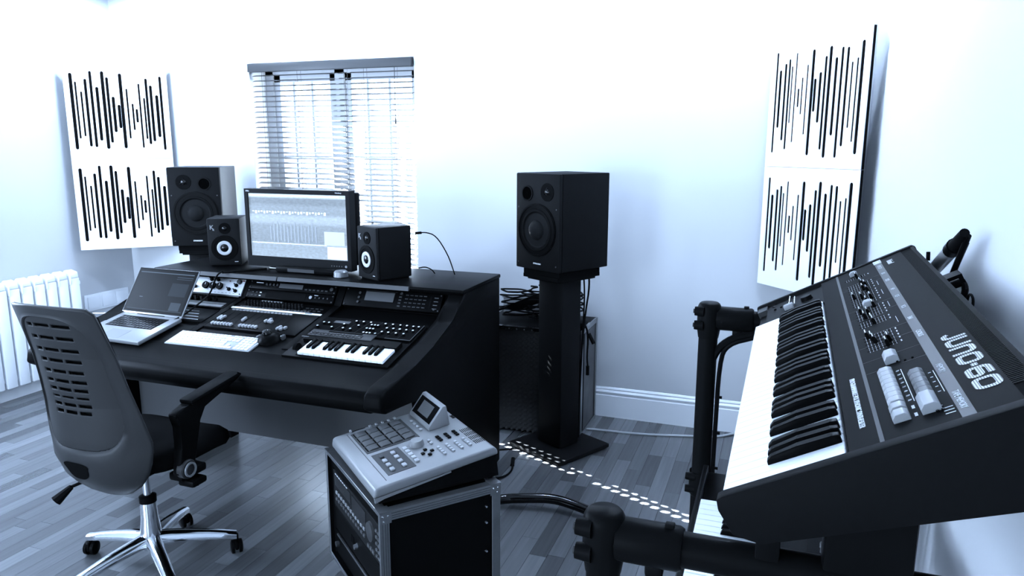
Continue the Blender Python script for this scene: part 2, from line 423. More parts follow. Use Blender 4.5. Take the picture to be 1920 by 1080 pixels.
# ================================================================ DESK
DX0, DX1 = -2.93, -1.235
dk = thing('studio_desk', 'long black studio desk with raised shelf and padded front edge', 'desk', loc=(0, 0, 0))
TW = .235
def wz(y): return .717 + TW * (y - 2.337)
sp = [(3.235, .0), (3.235, .94), (2.83, .94), (2.75, .885), (2.69, .832), (2.5, .780), (2.35, .746), (2.14, .724), (2.10, .705), (2.09, .655), (2.13, .630), (2.33, .612), (2.46, .585), (2.56, 0)]
for xa, xb in ((DX1 - .075, DX1), (DX0, DX0 + .075)):
    B().prism(sp, xa, xb, 'x', bev=.012, seg=3).obj('side_panel', BLK, dk)
B().prism([(2.30, wz(2.3)), (2.83, wz(2.83)), (2.83, wz(2.83) - .03), (2.30, wz(2.3) - .03)], DX0 + .07, DX1 - .07, 'x').obj('work_surface', DESKT, dk)
ar = [(2.36, wz(2.36) + .004), (2.20, .698), (2.165, .692), (2.145, .676), (2.138, .655), (2.14, .635), (2.155, .615), (2.20, .605), (2.36, .60)]
B().prism(ar, DX0 + .076, DX1 - .078, 'x', bev=.006).obj('armrest', BLK, dk)
B().box(DX0 + .005, DX1 + .002, 2.795, 3.24, .931, .95, bev=.006).obj('top_shelf', DESKT, dk)
for xa, xb in ((-2.62, -2.178), (-2.172, -1.49)):
    B().prism([(2.781, .932), (2.797, .932), (2.797, .9495), (2.787, .9495)], xa, xb, 'x').obj('edge_strip', mat('edge_sheen', .06, .3), dk)  # paler bars put the sheen of the sloped shelf bevel into the colour
B().prism([(2.81, .83), (2.87, .925), (2.9, .925), (2.9, .70), (2.81, .80)], DX0 + .07, DX1 - .07, 'x').obj('rack_face', BLKM, dk)
for xd in (-2.385, -1.855):
    B().prism([(2.40, wz(2.40)), (2.40, wz(2.4) + .006), (2.79, wz(2.79) + .012), (2.845, .925), (2.87, .925), (2.87, wz(2.8))], xd - .018, xd + .018, 'x', bev=.003).obj('bay_divider', BLK, dk)
B().box(DX0 + .07, DX1 - .07, 2.58, 2.60, .25, .66).obj('modesty_panel', mat('modesty_lit_grey', .05, .45), dk)  # grey holds light reflected from the floor, put into the panel colour
for xa in (-2.75, -1.6): B().box(xa, xa + .05, 3.0, 3.06, .0, .93).obj('leg', BLK, dk)
B().box(DX0 + .07, DX1 - .07, 3.18, 3.2, .5, .93).obj('back_panel', BLK, dk)

def knob(b, x, y, r, h, z=0, n=12):
    b.cyl((x, y, z), (x, y, z + h), r, r * .85, n)
def WF(x, y, off=0): return T(x, y, wz(y) + off) @ R(math.atan(TW), 'X')
RFm = frame((0, 2.792, .842), 0, math.atan2(.072, .05))
def RF(x, v=0, w_=0): return RFm @ T(x, v, w_) if False else Matrix.Translation((x, 0, 0)) @ RFm @ T(0, v, w_)

# rack gear on the upper slope --------------------------------------------
def rack_unit(name, label, x, v, hgt, m, cat='rack unit'):
    t = thing(name, label, cat, RF(x, v, .0), group='rack units in the desk')
    B().box(0, .4826, 0, hgt, -.02, .006, bev=.0012).obj('faceplate', m, t)
    b = B()
    for sx in (.008, .4746):
        for sy in (.007, hgt - .007): b.cyl((sx, sy, .006), (sx, sy, .008), .0035, n=8)
    b.obj('rack_screws', SILVD, t); return t
t = rack_unit('channel_strip', 'white two-unit rack preamp with three round meters behind the laptop', -2.875, .0, .084, mat('cream_panel', .55, .4))
for i in range(3):
    B().cyl((.262 + i * .042, .040, .006), (.262 + i * .042, .040, .016), .018, n=20).obj('meter', BLKS, t)
    B().box(.262 + i * .042 - .001, .262 + i * .042 + .001, .040, .052, .016, .0165).obj('pointer', PRINT, t)
for (x, y, a) in ((.285, .072, -.6), (.325, .072, -.6), (.405, .028, -.6), (.445, .022, -.6), (.44, .05, -.6), (.10, .05, .3), (.15, .05, .3), (.2, .03, .2)):
    B().cyl((x, y, .006), (x, y, .012), .009, n=14).box(-.012, .012, -.0025, .0025, .012, .019, Mx=T(x, y, 0) @ R(a, 'Z')).obj('selector_knob', BLKS, t)
B().cyl((.455, .068, .006), (.455, .068, .02), .011).obj('knob', SILVD, t)
B().cyl((.475, .076, .006), (.475, .076, .010), .004, n=8).cyl((.395, .07, .006), (.395, .07, .009), .003, n=8).obj('red_lamp', mat('jewel', (.12, .03, .03), .3), t)
b = B()
for i in range(14): b.box(.30 + (i % 7) * .022, .312 + (i % 7) * .022, .008 + (i // 7) * .0, .0095 + (i // 7) * .0, .006, .0063)
b.obj('scale_print', BLKS, t)

t = rack_unit('effects_unit', 'black rack processor with a small grey display below the monitor', -2.362, .044, .043, BLKS)
B().box(.17, .30, .012, .034, .006, .0075).obj('display', LCD, t)
for i in range(4): B().cyl((.10 + i * .02, .024, .006), (.10 + i * .02, .024, .012), .006, n=10).obj('knob', SILVD, t)
for i in range(6): B().box(.315 + i * .022, .328 + i * .022, .010, .016, .006, .009).obj('button', SILVD, t)
B().box(.035, .075, .030, .033, .006, .0065).obj('logo_print', PRINT, t)
B().cyl((.46, .022, .006), (.46, .022, .014), .009).obj('dial', SILVD, t)
t = rack_unit('recorder_unit', 'black rack recorder with blank centre just above the mixing controller', -2.362, -.002, .043, BLKS)
for i in range(6): B().box(.03 + (i % 3) * .022, .04 + (i % 3) * .022, .010 + (i // 3) * .016, .014 + (i // 3) * .016, .006, .008).obj('button', PRINT if i in (2, 5) else SILVD, t)
B().box(.11, .33, .006, .037, .006, .0068).obj('front_flap', BLK, t)
B().cyl((.36, .022, .006), (.36, .022, .011), .008).obj('dial', ALU, t)
for i in range(4): B().cyl((.385 + i * .022, .022, .006), (.385 + i * .022, .022, .010), .004, n=10).obj('button', SILVD, t)
B().box(.375, .395, .034, .036, .006, .0065).obj('logo_print', PRINT, t)

t = rack_unit('rack_sampler', 'black rack sampler with large grey screen in the right bay of the desk', -1.828, .0, .086, BLKS)
B().box(.105, .25, .030, .074, .006, .008).obj('display', LCD, t)
b = B()
for j in range(4):
    for i in range(5): b.box(.305 + i * .022, .320 + i * .022, .014 + j * .018, .018 + j * .018, .006, .0085)
b.obj('button_block', SILVD, t)
for j in range(5): B().box(.275, .288, .012 + j * .0145, .018 + j * .0145, .006, .0085).obj('button', SILVD, t)
B().cyl((.285, .074, .006), (.285, .074, .013), .006).obj('knob', SILVD, t)
for j in range(3): B().cyl((.075, .02 + j * .022, .006), (.075, .02 + j * .022, .010), .006, n=12).obj('jack', SILVD, t)
B().box(.425, .434, .012, .07, .006, .007).obj('slot', BLKM, t)
for j in range(4): B().box(.445, .465, .014 + j * .017, .017 + j * .017, .006, .0075).obj('side_button', GRYP, t)
B().cyl((.455, .012, .006), (.455, .012, .010), .005, n=10).obj('lamp', SILVD, t)
B().box(.10, .26, .0785, .0795, .006, .0065).obj('logo_print', SILVD, t)

# gear on work surface, left bay
def surf_unit(name, label, x, y, wd, dp, m, cat, h=.012):
    t = thing(name, label, cat, WF(x, y))
    B().box(0, wd, 0, dp, .0, h, bev=.0015).obj('faceplate', m, t); return t
t = surf_unit('compressor_unit', 'dark rack compressor with silver lower strip right of the laptop screen', -2.878, 2.675, .48, .105, BLKS, 'rack unit')
B().box(.02, .46, .008, .030, .012, .0135).obj('silver_strip', SILV, t)
B().box(.02, .46, .034, .050, .012, .0135).obj('grey_strip', GRYP, t)
for i in range(6): B().cyl((.20 + i * .036, .070, .012), (.20 + i * .036, .070, .034), .011, .009).obj('knob', BLKG, t)
t = surf_unit('patch_unit', 'black rack unit with white line markings right of the laptop hinge', -2.878, 2.535, .48, .125, BLKS, 'rack unit')
for j in range(4): B().box(.30, .445 - .02 * j, .015 + j * .026, .0175 + j * .026, .012, .0128).obj('line_print', PRINT, t)
for i in range(5): B().box(.06 + i * .05, .09 + i * .05, .10, .108, .012, .016).obj('button', SILVD, t)

# mixing controller in the middle bay
t = thing('mixing_controller', 'black mixing control surface with white keys and knobs in the desk centre', 'mixing console', WF(-2.362, 2.505))
B().box(0, .482, 0, .285, 0, .010, bev=.002).obj('panel', BLKS, t)
for i in range(18):
    for j in range(2): B().cyl((.045 + i * .0175, .235 + j * .024, .010), (.045 + i * .0175, .235 + j * .024, .024), .0052, .0045, 10).obj('rotary_knob', CHG, t)
for i in range(22): B().box(.03 + i * .0175, .042 + i * .0175, .212, .219, .010, .0125).obj('channel_button', GRYP, t)
B().box(-.003, .485, .190, .204, .010, .013, bev=.001).obj('scribble_strip', mat('strip_white', .9, .35), t)
B().box(.40, .435, .194, .199, .013, .0133).obj('scribble_mark', BLKS, t)
for i in range(17): B().box(.02 + i * .0195, .034 + i * .0195, .171, .177, .010, .014).obj('select_button', LGB, t)
for i in range(9): B().box(.045 + i * .04, .047 + i * .04, .06, .16, .010, .0104).obj('fader_slot', BLKM, t)
fm = B().box(-.0065, .0065, -.009, .009, .010, .021, bev=.003).mesh('cap', LGB)
for i in range(7): put(fm, 'fader_cap', t, Mx=T(.030 + i * .0165, .028, 0))
for i in range(6): put(fm, 'fader_cap', t, Mx=T(.180 + i * .0165, .028, 0))
for x, y in ((.025, .075), (.040, .075), (.025, .09), (.043, .092), (.155, .08), (.153, .095), (.27, .09), (.287, .09), (.3, .088), (.283, .105), (.372, .034), (.389, .034), (.375, .048), (.402, .046)): put(fm, 'round_key', t, Mx=T(x, y, 0))
b = B()
for i in range(8): b.box(.37 + (i % 4) * .025, .385 + (i % 4) * .025, .225 + (i // 4) * .022, .231 + (i // 4) * .022, .010, .0125)
b.obj('transport_buttons', SILVD, t)
B().box(.10, .22, .277, .287, .010, .0135, bev=.002).obj('badge', LGB, t)

# trackball
t = thing('trackball', 'black trackball mouse right of the white computer keyboard', 'trackball', WF(-1.975, 2.462))
B().lathe([(0, .034), (.022, .032), (.040, .024), (.052, .008), (.054, 0), (0, 0)], n=24).obj('body', BLKS, t)
B().lathe([(0, .05), (.010, .049), (.018, .044), (.021, .036), (.018, .03)], T(-.008, 0, 0), 20).obj('ball', BLKG, t)
B().box(-.062, -.048, -.012, .012, 0, .018, bev=.004).obj('button', mat('clear_button', .07, .15), t)
B().box(.046, .062, .008, .03, 0, .020, bev=.004).obj('button', mat('clear_button', .07, .15), t)

# computer keyboard
t = thing('computer_keyboard', 'white slim computer keyboard with number pad on the desk front', 'keyboard', frame((-2.423, 2.337, .7235), .02, .245))
B().box(0, .43, 0, .114, -.004, .003, bev=.0015).obj('base', mat('kb_alu', .3, .4), t)
km = {}
def key(x, y, w_, d_=.0155):
    k = (round(w_, 4), d_)
    if k not in km: km[k] = B().box(0, w_, 0, d_, .003, .0055, bev=.0008, seg=1).mesh('key', WHT)
    put(km[k], 'key', t, Mx=T(x, y, 0))
P_ = .019
for rr_ in range(5):
    y = .006 + (rr_ + (1 if 0 else 0)) * P_
    if rr_ == 0:
        x = .006
        for w_ in (.022, .018, .018, .022, .094, .022, .018, .018, .022): key(x, y, w_); x += w_ + .003
    else:
        x = .006; n = 14 if rr_ > 1 else 12
        ws = {1: [.04] + [.0158] * 10 + [.045], 2: [.031] + [.0158] * 11 + [.034], 3: [.025] + [.0158] * 13, 4: [.0158] * 13 + [.026]}[rr_]
        for w_ in ws: key(x, y, w_); x += w_ + .0032
for i in range(13): key(.006 + i * .0203, .102, .0165, .008)
for r0, c0 in ((0, 0), (0, 1), (0, 2), (1, 1), (3, 0), (3, 1), (3, 2), (4, 0), (4, 1), (4, 2)): key(.279 + c0 * P_, .006 + r0 * P_, .0158)
for r0 in range(5):
    for c0 in range(4): key(.345 + c0 * P_, .006 + r0 * P_, .0158)
for c0 in range(7): key(.285 + c0 * .0203, .102, .0165, .008)

# desktop synthesizer with 25 keys -----------------------------------------
t = thing('desktop_synthesizer', 'black desktop synthesizer with two octaves of keys set in the desk', 'synthesizer', WF(-1.83, 2.345))
B().box(0, .482, -.0, .345, 0, .012, bev=.002).obj('body', BLKS, t)
B().box(.06, .455, .012, .12, .012, .0135).obj('key_bed', BLKM, t)
nw = 15; kw = .0258; kx = .068
wk = B().box(0, kw - .0008, 0, .098, .0135, .0255, bev=.0012, seg=1).mesh('white_key', KEYW)
for i in range(nw): put(wk, 'white_key', t, Mx=T(kx + i * kw, .014, 0))
bk = B().prism([(0, .025), (0, .028), (.006, .035), (.066, .036), (.066, .025)], -.0065, .0065, 'x', bev=.001).mesh('black_key', KEYB)
for o_ in range(2):
    for d_ in (1, 2, 4, 5, 6): put(bk, 'black_key', t, Mx=T(kx + (o_ * 7 + d_) * kw, .048, 0))
B().prism([(0, .0255), (0, .03), (.05, .03), (.05, .012), (.0, .012)], .03, .46, 'x', Mx=T(0, .114, 0)).obj('key_slip', BLKS, t)
for i in range(2): B().cyl((.02 + i * .022, .07, .008), (.034 + i * .0, .07, .008), .022, n=16).obj('bend_wheel', BLKM, t) if i == 0 else None
b = B(); b.box(.03, .33, .145, .195, .030, .034, bev=.001); b.obj('program_strip', mat('strip_grey', .03, .4), t)
for j in range(2):
    for i in range(14): B().box(.04 + i * .0175, .052 + i * .0175, .150 + j * .014, .158 + j * .014, .034, .037).obj('program_button', SILVD, t)
B().box(.11, .27, .180, .190, .034, .0345).obj('program_slot', BLKM, t)
B().prism([(.20, .012), (.20, .020), (.335, .020), (.335, .012)], .0, .475, 'x').obj('control_panel', BLKM, t)
B().box(.065, .14, .288, .308, .020, .022).obj('display', LCD, t)
rows = [(.305, [.17, .205, .24, .31, .345, .38, .41, .44, .465]), (.27, [.03, .055, .13, .20, .335, .365, .395, .425, .455]), (.235, [.02, .09, .145, .18, .33, .36, .395, .43]), (.285, [.255, .27, .285]), (.252, [.25, .265, .28]), (.215, [.255, .27, .285, .31])]
kn = B().cyl((0, 0, .020), (0, 0, .030), .0075, .0065, 10).mesh('knob', BLKS); kt = B().cyl((0, 0, .030), (0, 0, .0308), .0045, n=8).mesh('knob_cap', PRINT)
for y, xs in rows:
    for x_ in xs:
        k_ = put(kn, 'knob', t, Mx=T(x_, y, 0)); put(kt, 'knob_cap', k_)
B().tube([(.475, .20, .021), (.475, .335, .021)], .0012, 4).tube([(.36, .20, .021), (.475, .20, .021)], .0012, 4).obj('edge_line', GRYP, t)
b = B()
for i in range(7): b.tube([(.10 + i * .052, .205, .0205), (.125 + i * .052, .33, .0205)], .0004, 4)
b.obj('section_lines', SILVD, t)
for i in range(4): B().cyl((-.02 + (i % 2) * .02, .03 + (i // 2) * .03, .012), (-.02 + (i % 2) * .02, .03 + (i // 2) * .03, .016), .004, n=8) if 0 else None
B().box(.012, .045, .13, .136, .030, .0305).obj('logo_print', GRYP, t)

# laptop ---------------------------------------------------------------------
LF = frame((-2.869, 2.286, .735), -.025, .2)
t = thing('laptop', 'silver laptop open with a dark screen at the left of the desk', 'laptop', LF)
B().box(0, .364, 0, .249, -.018, 0, bev=.005).obj('base', LALU, t)
B().box(.045, .319, .115, .222, -.0005, .0006).obj('key_well', BLKS, t)
lk = B().box(0, .0155, 0, .0155, .0006, .0022).mesh('key', BLKG)
for j in range(5):
    for i in range(14): put(lk, 'key', t, Mx=T(.048 + i * .0192, .118 + j * .0192, 0)) if not (j == 0 and 4 < i < 9) else None
B().box(.048 + 4.9 * .0192, .048 + 9 * .0192 - .004, .118, .1335, .0006, .0022).obj('space_key', BLKG, t)
B().box(.125, .235, .012, .09, -.0003, .0005).obj('trackpad', mat('trackpad', .17, .4, metal=.2), t)
for x_ in (.03, .33):
    for y_ in (.03, .22): B().cyl((x_, y_, -.018), (x_, y_, -.028), .008, n=10).obj('foot', RUB, t)
lid = B().box(0, .364, 0, .235, -.008, 0, bev=.003).obj('lid', LALU, t, Mx=T(0, .247, 0) @ R(.774, 'X'))
B().box(.004, .360, .010, .232, 0, .0009, bev=0).obj('bezel', BLKS, lid)
sc = B().box(.014, .350, .022, .222, .0009, .0012).obj('screen', mat('laptop_screen', .006, .3), lid)
for (a_, c_, d_, e_, v_) in ((.018, .345, .209, .213, .05), (.25, .345, .194, .197, .03), (.25, .345, .185, .187, .03), (.235, .335, .10, .165, .012), (.27, .33, .03, .07, .025), (.02, .35, .024, .028, .02), (.07, .09, .085, .087, .08)):
    B().box(a_, c_, d_, e_, .0012, .0013).obj('software_window', mat('laptop_window', (v_ * .9, v_, v_ * 1.1), .4, emit=1.2, spec=.02), sc)
B().tube([(0, .236, -.006), (-.03, .24, -.004), (-.09, .225, -.006), (-.16, .20, .0), (-.22, .19, -.02)], .0025, 6, smooth=2).obj('charging_lead', WHT, t)
B().cyl((.10, .249, -.004), (.264, .249, -.004), .006, n=10).obj('hinge', BLKS, t)

# laptop cable draped over the white preamp
tag(B().tube([(-2.475, 2.775, .962), (-2.495, 2.755, .945), (-2.51, 2.748, .90), (-2.515, 2.72, .855), (-2.50, 2.66, .84), (-2.49, 2.60, .825), (-2.50, 2.55, .80), (-2.53, 2.5, .775)], .004, 8, smooth=2).obj('cable', CABLE), 'black cable draped over the white rack preamp', 'cable')
tag(B().tube([(-2.48, 2.775, .953), (-2.42, 2.86, .954), (-2.36, 2.95, .954)], .004, 8, smooth=1).obj('cable', CABLE), 'short black cable lying on the desk shelf behind the small left speaker', 'cable')

# ================================================================ MONITOR
MF = T(-2.186, 3.0, 0)
t = thing('computer_monitor', 'large wide computer monitor showing mixing software on the desk', 'monitor', MF)
z0, z1 = .962, 1.343; hw = .2985
b = B()
zs0, zs1, xs0 = 1.012, 1.321, .279
b.box(-hw, -xs0, -.03, .02, z0, z1); b.box(xs0, hw, -.03, .02, z0, z1); b.box(-xs0, xs0, -.03, .02, zs1, z1); b.box(-xs0, xs0, -.03, .02, z0, zs0)
b.obj('bezel', mat('monitor_bezel', .012, .35), t)
B().box(-hw + .003, hw - .003, .02, .075, z0 + .02, z1 - .01, bev=.01).obj('casing', BLKS, t)
def screen_material():
    m = bpy.data.materials.new('screen_image'); m.use_nodes = True; nt = m.node_tree; N = nt.nodes; L = nt.links; bq = N['Principled BSDF']
    bq.inputs['Base Color'].default_value = (.02, .02, .02, 1); bq.inputs['Roughness'].default_value = .3
    tc = N.new('ShaderNodeTexCoord'); sx = N.new('ShaderNodeSeparateXYZ'); L.new(tc.outputs['Generated'], sx.inputs[0])
    def rampn(src, stops, interp='LINEAR'):
        r = N.new('ShaderNodeValToRGB'); cr = r.color_ramp; cr.interpolation = interp
        while len(cr.elements) < len(stops): cr.elements.new(.5)
        for e, (p, v) in zip(cr.elements, stops): e.position = p; e.color = (v, v, v, 1)
        L.new(src, r.inputs[0]); return r.outputs[0]
    base = rampn(sx.outputs[2], [(0, .58), (.18, .50), (.225, .62), (.24, .38), (.50, .42), (.56, .62), (.62, .68), (.66, .62), (.69, .42), (.80, .44), (.86, .30), (.93, .32), (.955, .95), (1, .9)])
    n = N.new('ShaderNodeTexNoise'); n.inputs['Scale'].default_value = 1; n.inputs['Detail'].default_value = 3
    mp = N.new('ShaderNodeVectorMath'); mp.operation = 'MULTIPLY'; mp.inputs[1].default_value = (30, 1, 34); L.new(tc.outputs['Generated'], mp.inputs[0]); L.new(mp.outputs[0], n.inputs['Vector'])
    nr = N.new('ShaderNodeMapRange'); nr.inputs[1].default_value = .3; nr.inputs[2].default_value = .7; nr.inputs[3].default_value = .86; nr.inputs[4].default_value = 1.18; L.new(n.outputs[0], nr.inputs[0])
    mu = N.new('ShaderNodeMath'); mu.operation = 'MULTIPLY'; L.new(base, mu.inputs[0]); L.new(nr.outputs[0], mu.inputs[1])
    co = N.new('ShaderNodeVectorMath'); co.operation = 'SCALE'; co.inputs[0].default_value = (.50, .66, .86); L.new(mu.outputs[0], co.inputs['Scale'])
    L.new(co.outputs[0], bq.inputs['Emission Color']); bq.inputs['Emission Strength'].default_value = 1.5
    return m
scr = B().box(-xs0, xs0, -.022, -.018, zs0, zs1).obj('screen', screen_material(), t)
em = lambda n, v: mat(n, v, .5, emit=.8)
WIN1, WIN2, WIN3 = em('software_bright', .95), em('software_mid', .40), em('software_dark', .2)
def pane(x0, x1, a, b_, m): B().box(x0, x1, -.0235, -.0222, a, b_).obj('software_window', m, scr)
pane(.165, xs0 - .008, zs0 + .004, zs0 + .062, WIN1)
for i in range(3): pane(.175 + i * .032, .195 + i * .032, zs0 + .012, zs0 + .05, em('software_soft', .75))
pane(.15, .262, zs0 + .070, zs0 + .135, WIN2)
pane(-.27, .24, zs1 - .012, zs1 - .006, WIN1)
for i in range(14): B().box(-.16 + i * .02, -.153 + i * .02, -.0235, -.0222, zs0 + .085 - (i % 3) * .008, zs0 + .150 + (i * 7 % 5) * .006).obj('meter_bar', WIN3, scr)
pane(-.27, .16, zs0 + .066, zs0 + .069, em('software_line', .8))
for i in range(26): B().box(-.26 + i * .0165, -.249 + i * .0165, -.0235, -.0222, zs1 - .09 - (i * 5 % 3) * .004, zs1 - .084).obj('track_block', em('software_block', .9) if i % 2 else WIN2, scr)
b = B()
for i in range(5): b.cyl((.19 + i * .014, -.0305, .985), (.19 + i * .014, -.032, .985), .003, n=8)
b.obj('control_buttons', GRYP, t)
B().cyl((.27, -.0305, .985), (.27, -.033, .985), .006, n=12).obj('power_button', ALU, t)
text('DELL', .010, T(-hw + .01, -.0302, z1 - .014) @ R(PI / 2, 'X'), t, PRINT, 'logo')
text('UltraSharp', .008, T(hw - .075, -.0302, z1 - .013) @ R(PI / 2, 'X'), t, PRINT, 'logo')
B().box(-.16, .16, -.05, .13, .950, .962, bev=.004).obj('stand_foot', BLKG, t)
B().box(-.05, .05, .07, .10, .955, 1.2, bev=.005).obj('stand_neck', BLKG, t)
t = thing('soundbar', 'slim black soundbar lying in front of the monitor', 'soundbar', T(-2.10, 2.92, .950))
B().box(-.17, .17, -.02, .02, 0, .028, bev=.008).obj('body', BLKS, t)
B().box(-.10, .05, -.0205, -.018, .006, .022).obj('grille', SILVD, t)
t = thing('hard_drive', 'small silver puck shaped device right of the monitor foot', 'device', T(-1.905, 2.905, .950))
B().lathe([(0, .03), (.025, .029), (.032, .022), (.034, 0), (0, 0)], n=24).obj('body', LALU, t)

# ================================================================ SPEAKERS
def ring(b, c, r0, r1, y0, y1, n=32):
    """annulus facing -y"""
    Mx = T(*c) @ R(PI / 2, 'X')
    b.lathe([(r0, 0), (r0, y1), (r1, y1), (r1, 0), (r0, 0)], Mx, n)
def big_speaker(label, x, y, yaw, flip):
    W_, H_, D_ = .299, .464, .347
    zt_ = 1.424
    t = thing('studio_monitor', label, 'speaker', T(x, y, zt_ - H_) @ R(yaw, 'Z'), group='large studio speakers on stands')
    B().box(-W_ / 2, W_ / 2, -D_ / 2 + .022, D_ / 2, 0, H_, bev=.004).obj('cabinet', mat('cabinet_%d' % flip, 0.005 if flip else .02, .5, noise=.25, nscale=30), t)
    B().box(-W_ / 2, W_ / 2, -D_ / 2, -D_ / 2 + .021, 0, H_, bev=.006).obj('baffle', CABW, t)
    yf = -D_ / 2; s = 1 if flip else -1
    wz_ = .195
    b = B(); ring(b, (0, yf, wz_), .102, .128, 0, .006); ring(b, (0, yf, wz_), .118, .124, 0, .009); b.obj('woofer_ring', BLKS, t)
    B().lathe([(.104, .003), (.100, .009), (.090, .010), (.084, .004)], T(0, yf, wz_) @ R(PI / 2, 'X'), 32).obj('surround', RUB, t)
    c = B().lathe([(.084, .004), (.06, -.006), (.046, -.012)], T(0, yf, wz_) @ R(PI / 2, 'X'), 32); c.lathe([(.104, .0015), (.0, .0015)], T(0, yf, wz_) @ R(PI / 2, 'X'), 32) if 0 else None
    c.obj('cone', CONE, t)
    B().lathe([(.085, .002), (.06, .004), (.048, .005), (.044, .014), (.030, .024), (.015, .028), (0, .029)], T(0, yf, wz_) @ R(PI / 2, 'X'), 32).obj('dust_cap', CONE, t)
    tx = s * .068 if flip else -.058; pxx = -.068 if flip else .060
    b = B(); ring(b, (tx, yf, .378), .016, .043, 0, .003); b.obj('tweeter_plate', BLKM, t)
    B().lathe([(.016, .002), (.012, .007), (.006, .009), (0, .010)], T(tx, yf, .378) @ R(PI / 2, 'X'), 20).obj('dome', BLKG, t)
    b = B()
    for k in range(3):
        a = PI / 2 + k * 2 * PI / 3; b.tube([(tx + .022 * math.cos(a), yf - .003, .378 + .022 * math.sin(a)), (tx + .008 * math.cos(a), yf - .012, .378 + .008 * math.sin(a))], .002, 5)
    b.obj('tweeter_guard', BLKG, t)
    b = B(); ring(b, (pxx, yf, .368), .031, .038, 0, .004); b.obj('port_ring', BLKS, t)
    B().lathe([(.031, .003), (.030, .0004), (.0, .0004)], T(pxx, yf, .368) @ R(PI / 2, 'X'), 24).obj('port', mat('port_black', .001, .9, spec=0), t)
    text('DYNAUDIO', .010, T(-.025, yf - .0005, .028) @ R(PI / 2, 'X'), t, PRINT, 'logo', bold=.0003)
    b = B()
    for sx in (-.13, .13):
        for sz in (.03, .30): b.cyl((sx, yf + .001, sz), (sx, yf - .002, sz), .004, n=8)
    b.obj('screws', SILVD, t)
    B().box(-W_ / 2 + .025, W_ / 2 - .025, -D_ / 2 + .03, D_ / 2 - .03, -.03, 0).obj('isolation_pad', FOAM, t)
    return t
big_speaker('large black studio speaker on the tall stand right of the desk', -1.005, 3.498, -.492, 1)
big_speaker('large dark studio speaker behind the desk at its left end', -3.327, 3.614, .448, 0)
def stand(label, x, y, yaw):
    t = thing('speaker_stand', label, 'speaker stand', T(x, y, 0) @ R(yaw, 'Z'), group='black speaker stands')
    B().box(-.185, .185, -.185, .185, .006, .026, bev=.003).obj('base_plate', CABW, t)
    B().box(-.095, .075, -.07, .07, .026, .90, bev=.012).obj('column', CABW, t)
    B().box(-.11, .11, -.13, .13, .90, .912, bev=.002).obj('top_plate', BLKS, t)
    B().box(-.12, .12, -.15, .15, .912, .930).obj('rubber_mat', FOAM, t)
    for sx in (-1, 1):
        for sy in (-1, 1): B().cyl((sx * .165, sy * .165, 0), (sx * .165, sy * .165, .008), .010, n=10).obj('spike', CHR, t)
stand('black speaker stand with square base plate right of the desk', -1.005, 3.498, -.492)
stand('black speaker stand behind the left end of the desk', -3.327, 3.614, .448)
tag(B().tube([(-.90, 3.60, .96), (-.885, 3.61, .86), (-.905, 3.60, .70), (-.915, 3.58, .5), (-.92, 3.57, .2), (-.93, 3.60, .02)], .005, 8, smooth=2).tube([(-.93, 3.62, .96), (-.915, 3.61, .86), (-.91, 3.60, .76), (-.915, 3.58, .5)], .004, 8, smooth=2).obj('speaker_cable', CABLE), 'black cables hanging down behind the right speaker stand', 'cable')

def small_speaker(label, x, y, yaw, dot, s):
    W_, H_, D_ = .158, .236, .185
    t = thing('nearfield_speaker', label, 'speaker', T(x, y, .956) @ R(yaw, 'Z'), group='small speakers beside the monitor')
    B().box(-W_ / 2, W_ / 2, -D_ / 2 + .012, D_ / 2, 0, H_, bev=.004).obj('cabinet', CABW, t)
    B().box(-W_ / 2, W_ / 2, -D_ / 2 - .004, -D_ / 2 + .012, 0, H_, bev=.006).obj('baffle', CHG, t)
    yf = -D_ / 2 - .004
    b = B(); ring(b, (0, yf, .088), .050, .064, 0, .004); b.obj('woofer_rim', BLKS, t)
    b = B(); ring(b, (0, yf, .088), .021, .036, 0, .006); b.lathe([(.036, .006), (.028, .008), (.020, .005)], T(0, yf, .088) @ R(PI / 2, 'X'), 28)
    b.obj('bright_cone', mat('pale_cone', .42, .4), t)
    B().lathe([(.051, .001), (.035, .003)], T(0, yf, .088) @ R(PI / 2, 'X'), 28).obj('surround', RUB, t)
    B().lathe([(.022, .003), (.016, .007), (.010, .010), (0, .011)], T(0, yf, .088) @ R(PI / 2, 'X'), 24).obj('dust_cap', BLKG, t)
    b = B(); ring(b, (.006, yf, .186), .012, .028, 0, .003); b.obj('tweeter_plate', BLKM, t)
    B().lathe([(.012, .002), (.008, .006), (0, .008)], T(.006, yf, .186) @ R(PI / 2, 'X'), 18).obj('dome', BLKG, t)
    text('K', .030, T(-.066, yf - .0006, .182) @ R(PI / 2, 'X'), t, LGB, 'logo', bold=.0006)
    text('k', .016, T(-.052, yf - .0006, .176) @ R(PI / 2, 'X'), t, LGB, 'logo', bold=.0006)
    B().box(.045, .062, yf - .0006, yf, .016, .019).obj('badge', PRINT, t)
    B().box(-W_ / 2 + .008, W_ / 2 - .008, -D_ / 2 + .01, D_ / 2 - .01, -.006, 0).obj('base_pad', RUB, t)
    b = B()
    for i in range(6): b.box(-W_ / 2 + .02, W_ / 2 - .02, D_ / 2, D_ / 2 + .012, .025 + i * .035, .035 + i * .035)
    b.obj('heat_sink', BLKM, t)
    return t
small_speaker('small speaker with pale woofer ring left of the monitor', -2.657, 3.037, .50, 0, -1)
sr = small_speaker('small speaker with pale woofer ring right of the monitor', -1.700, 2.960, -.47, 1, 1)
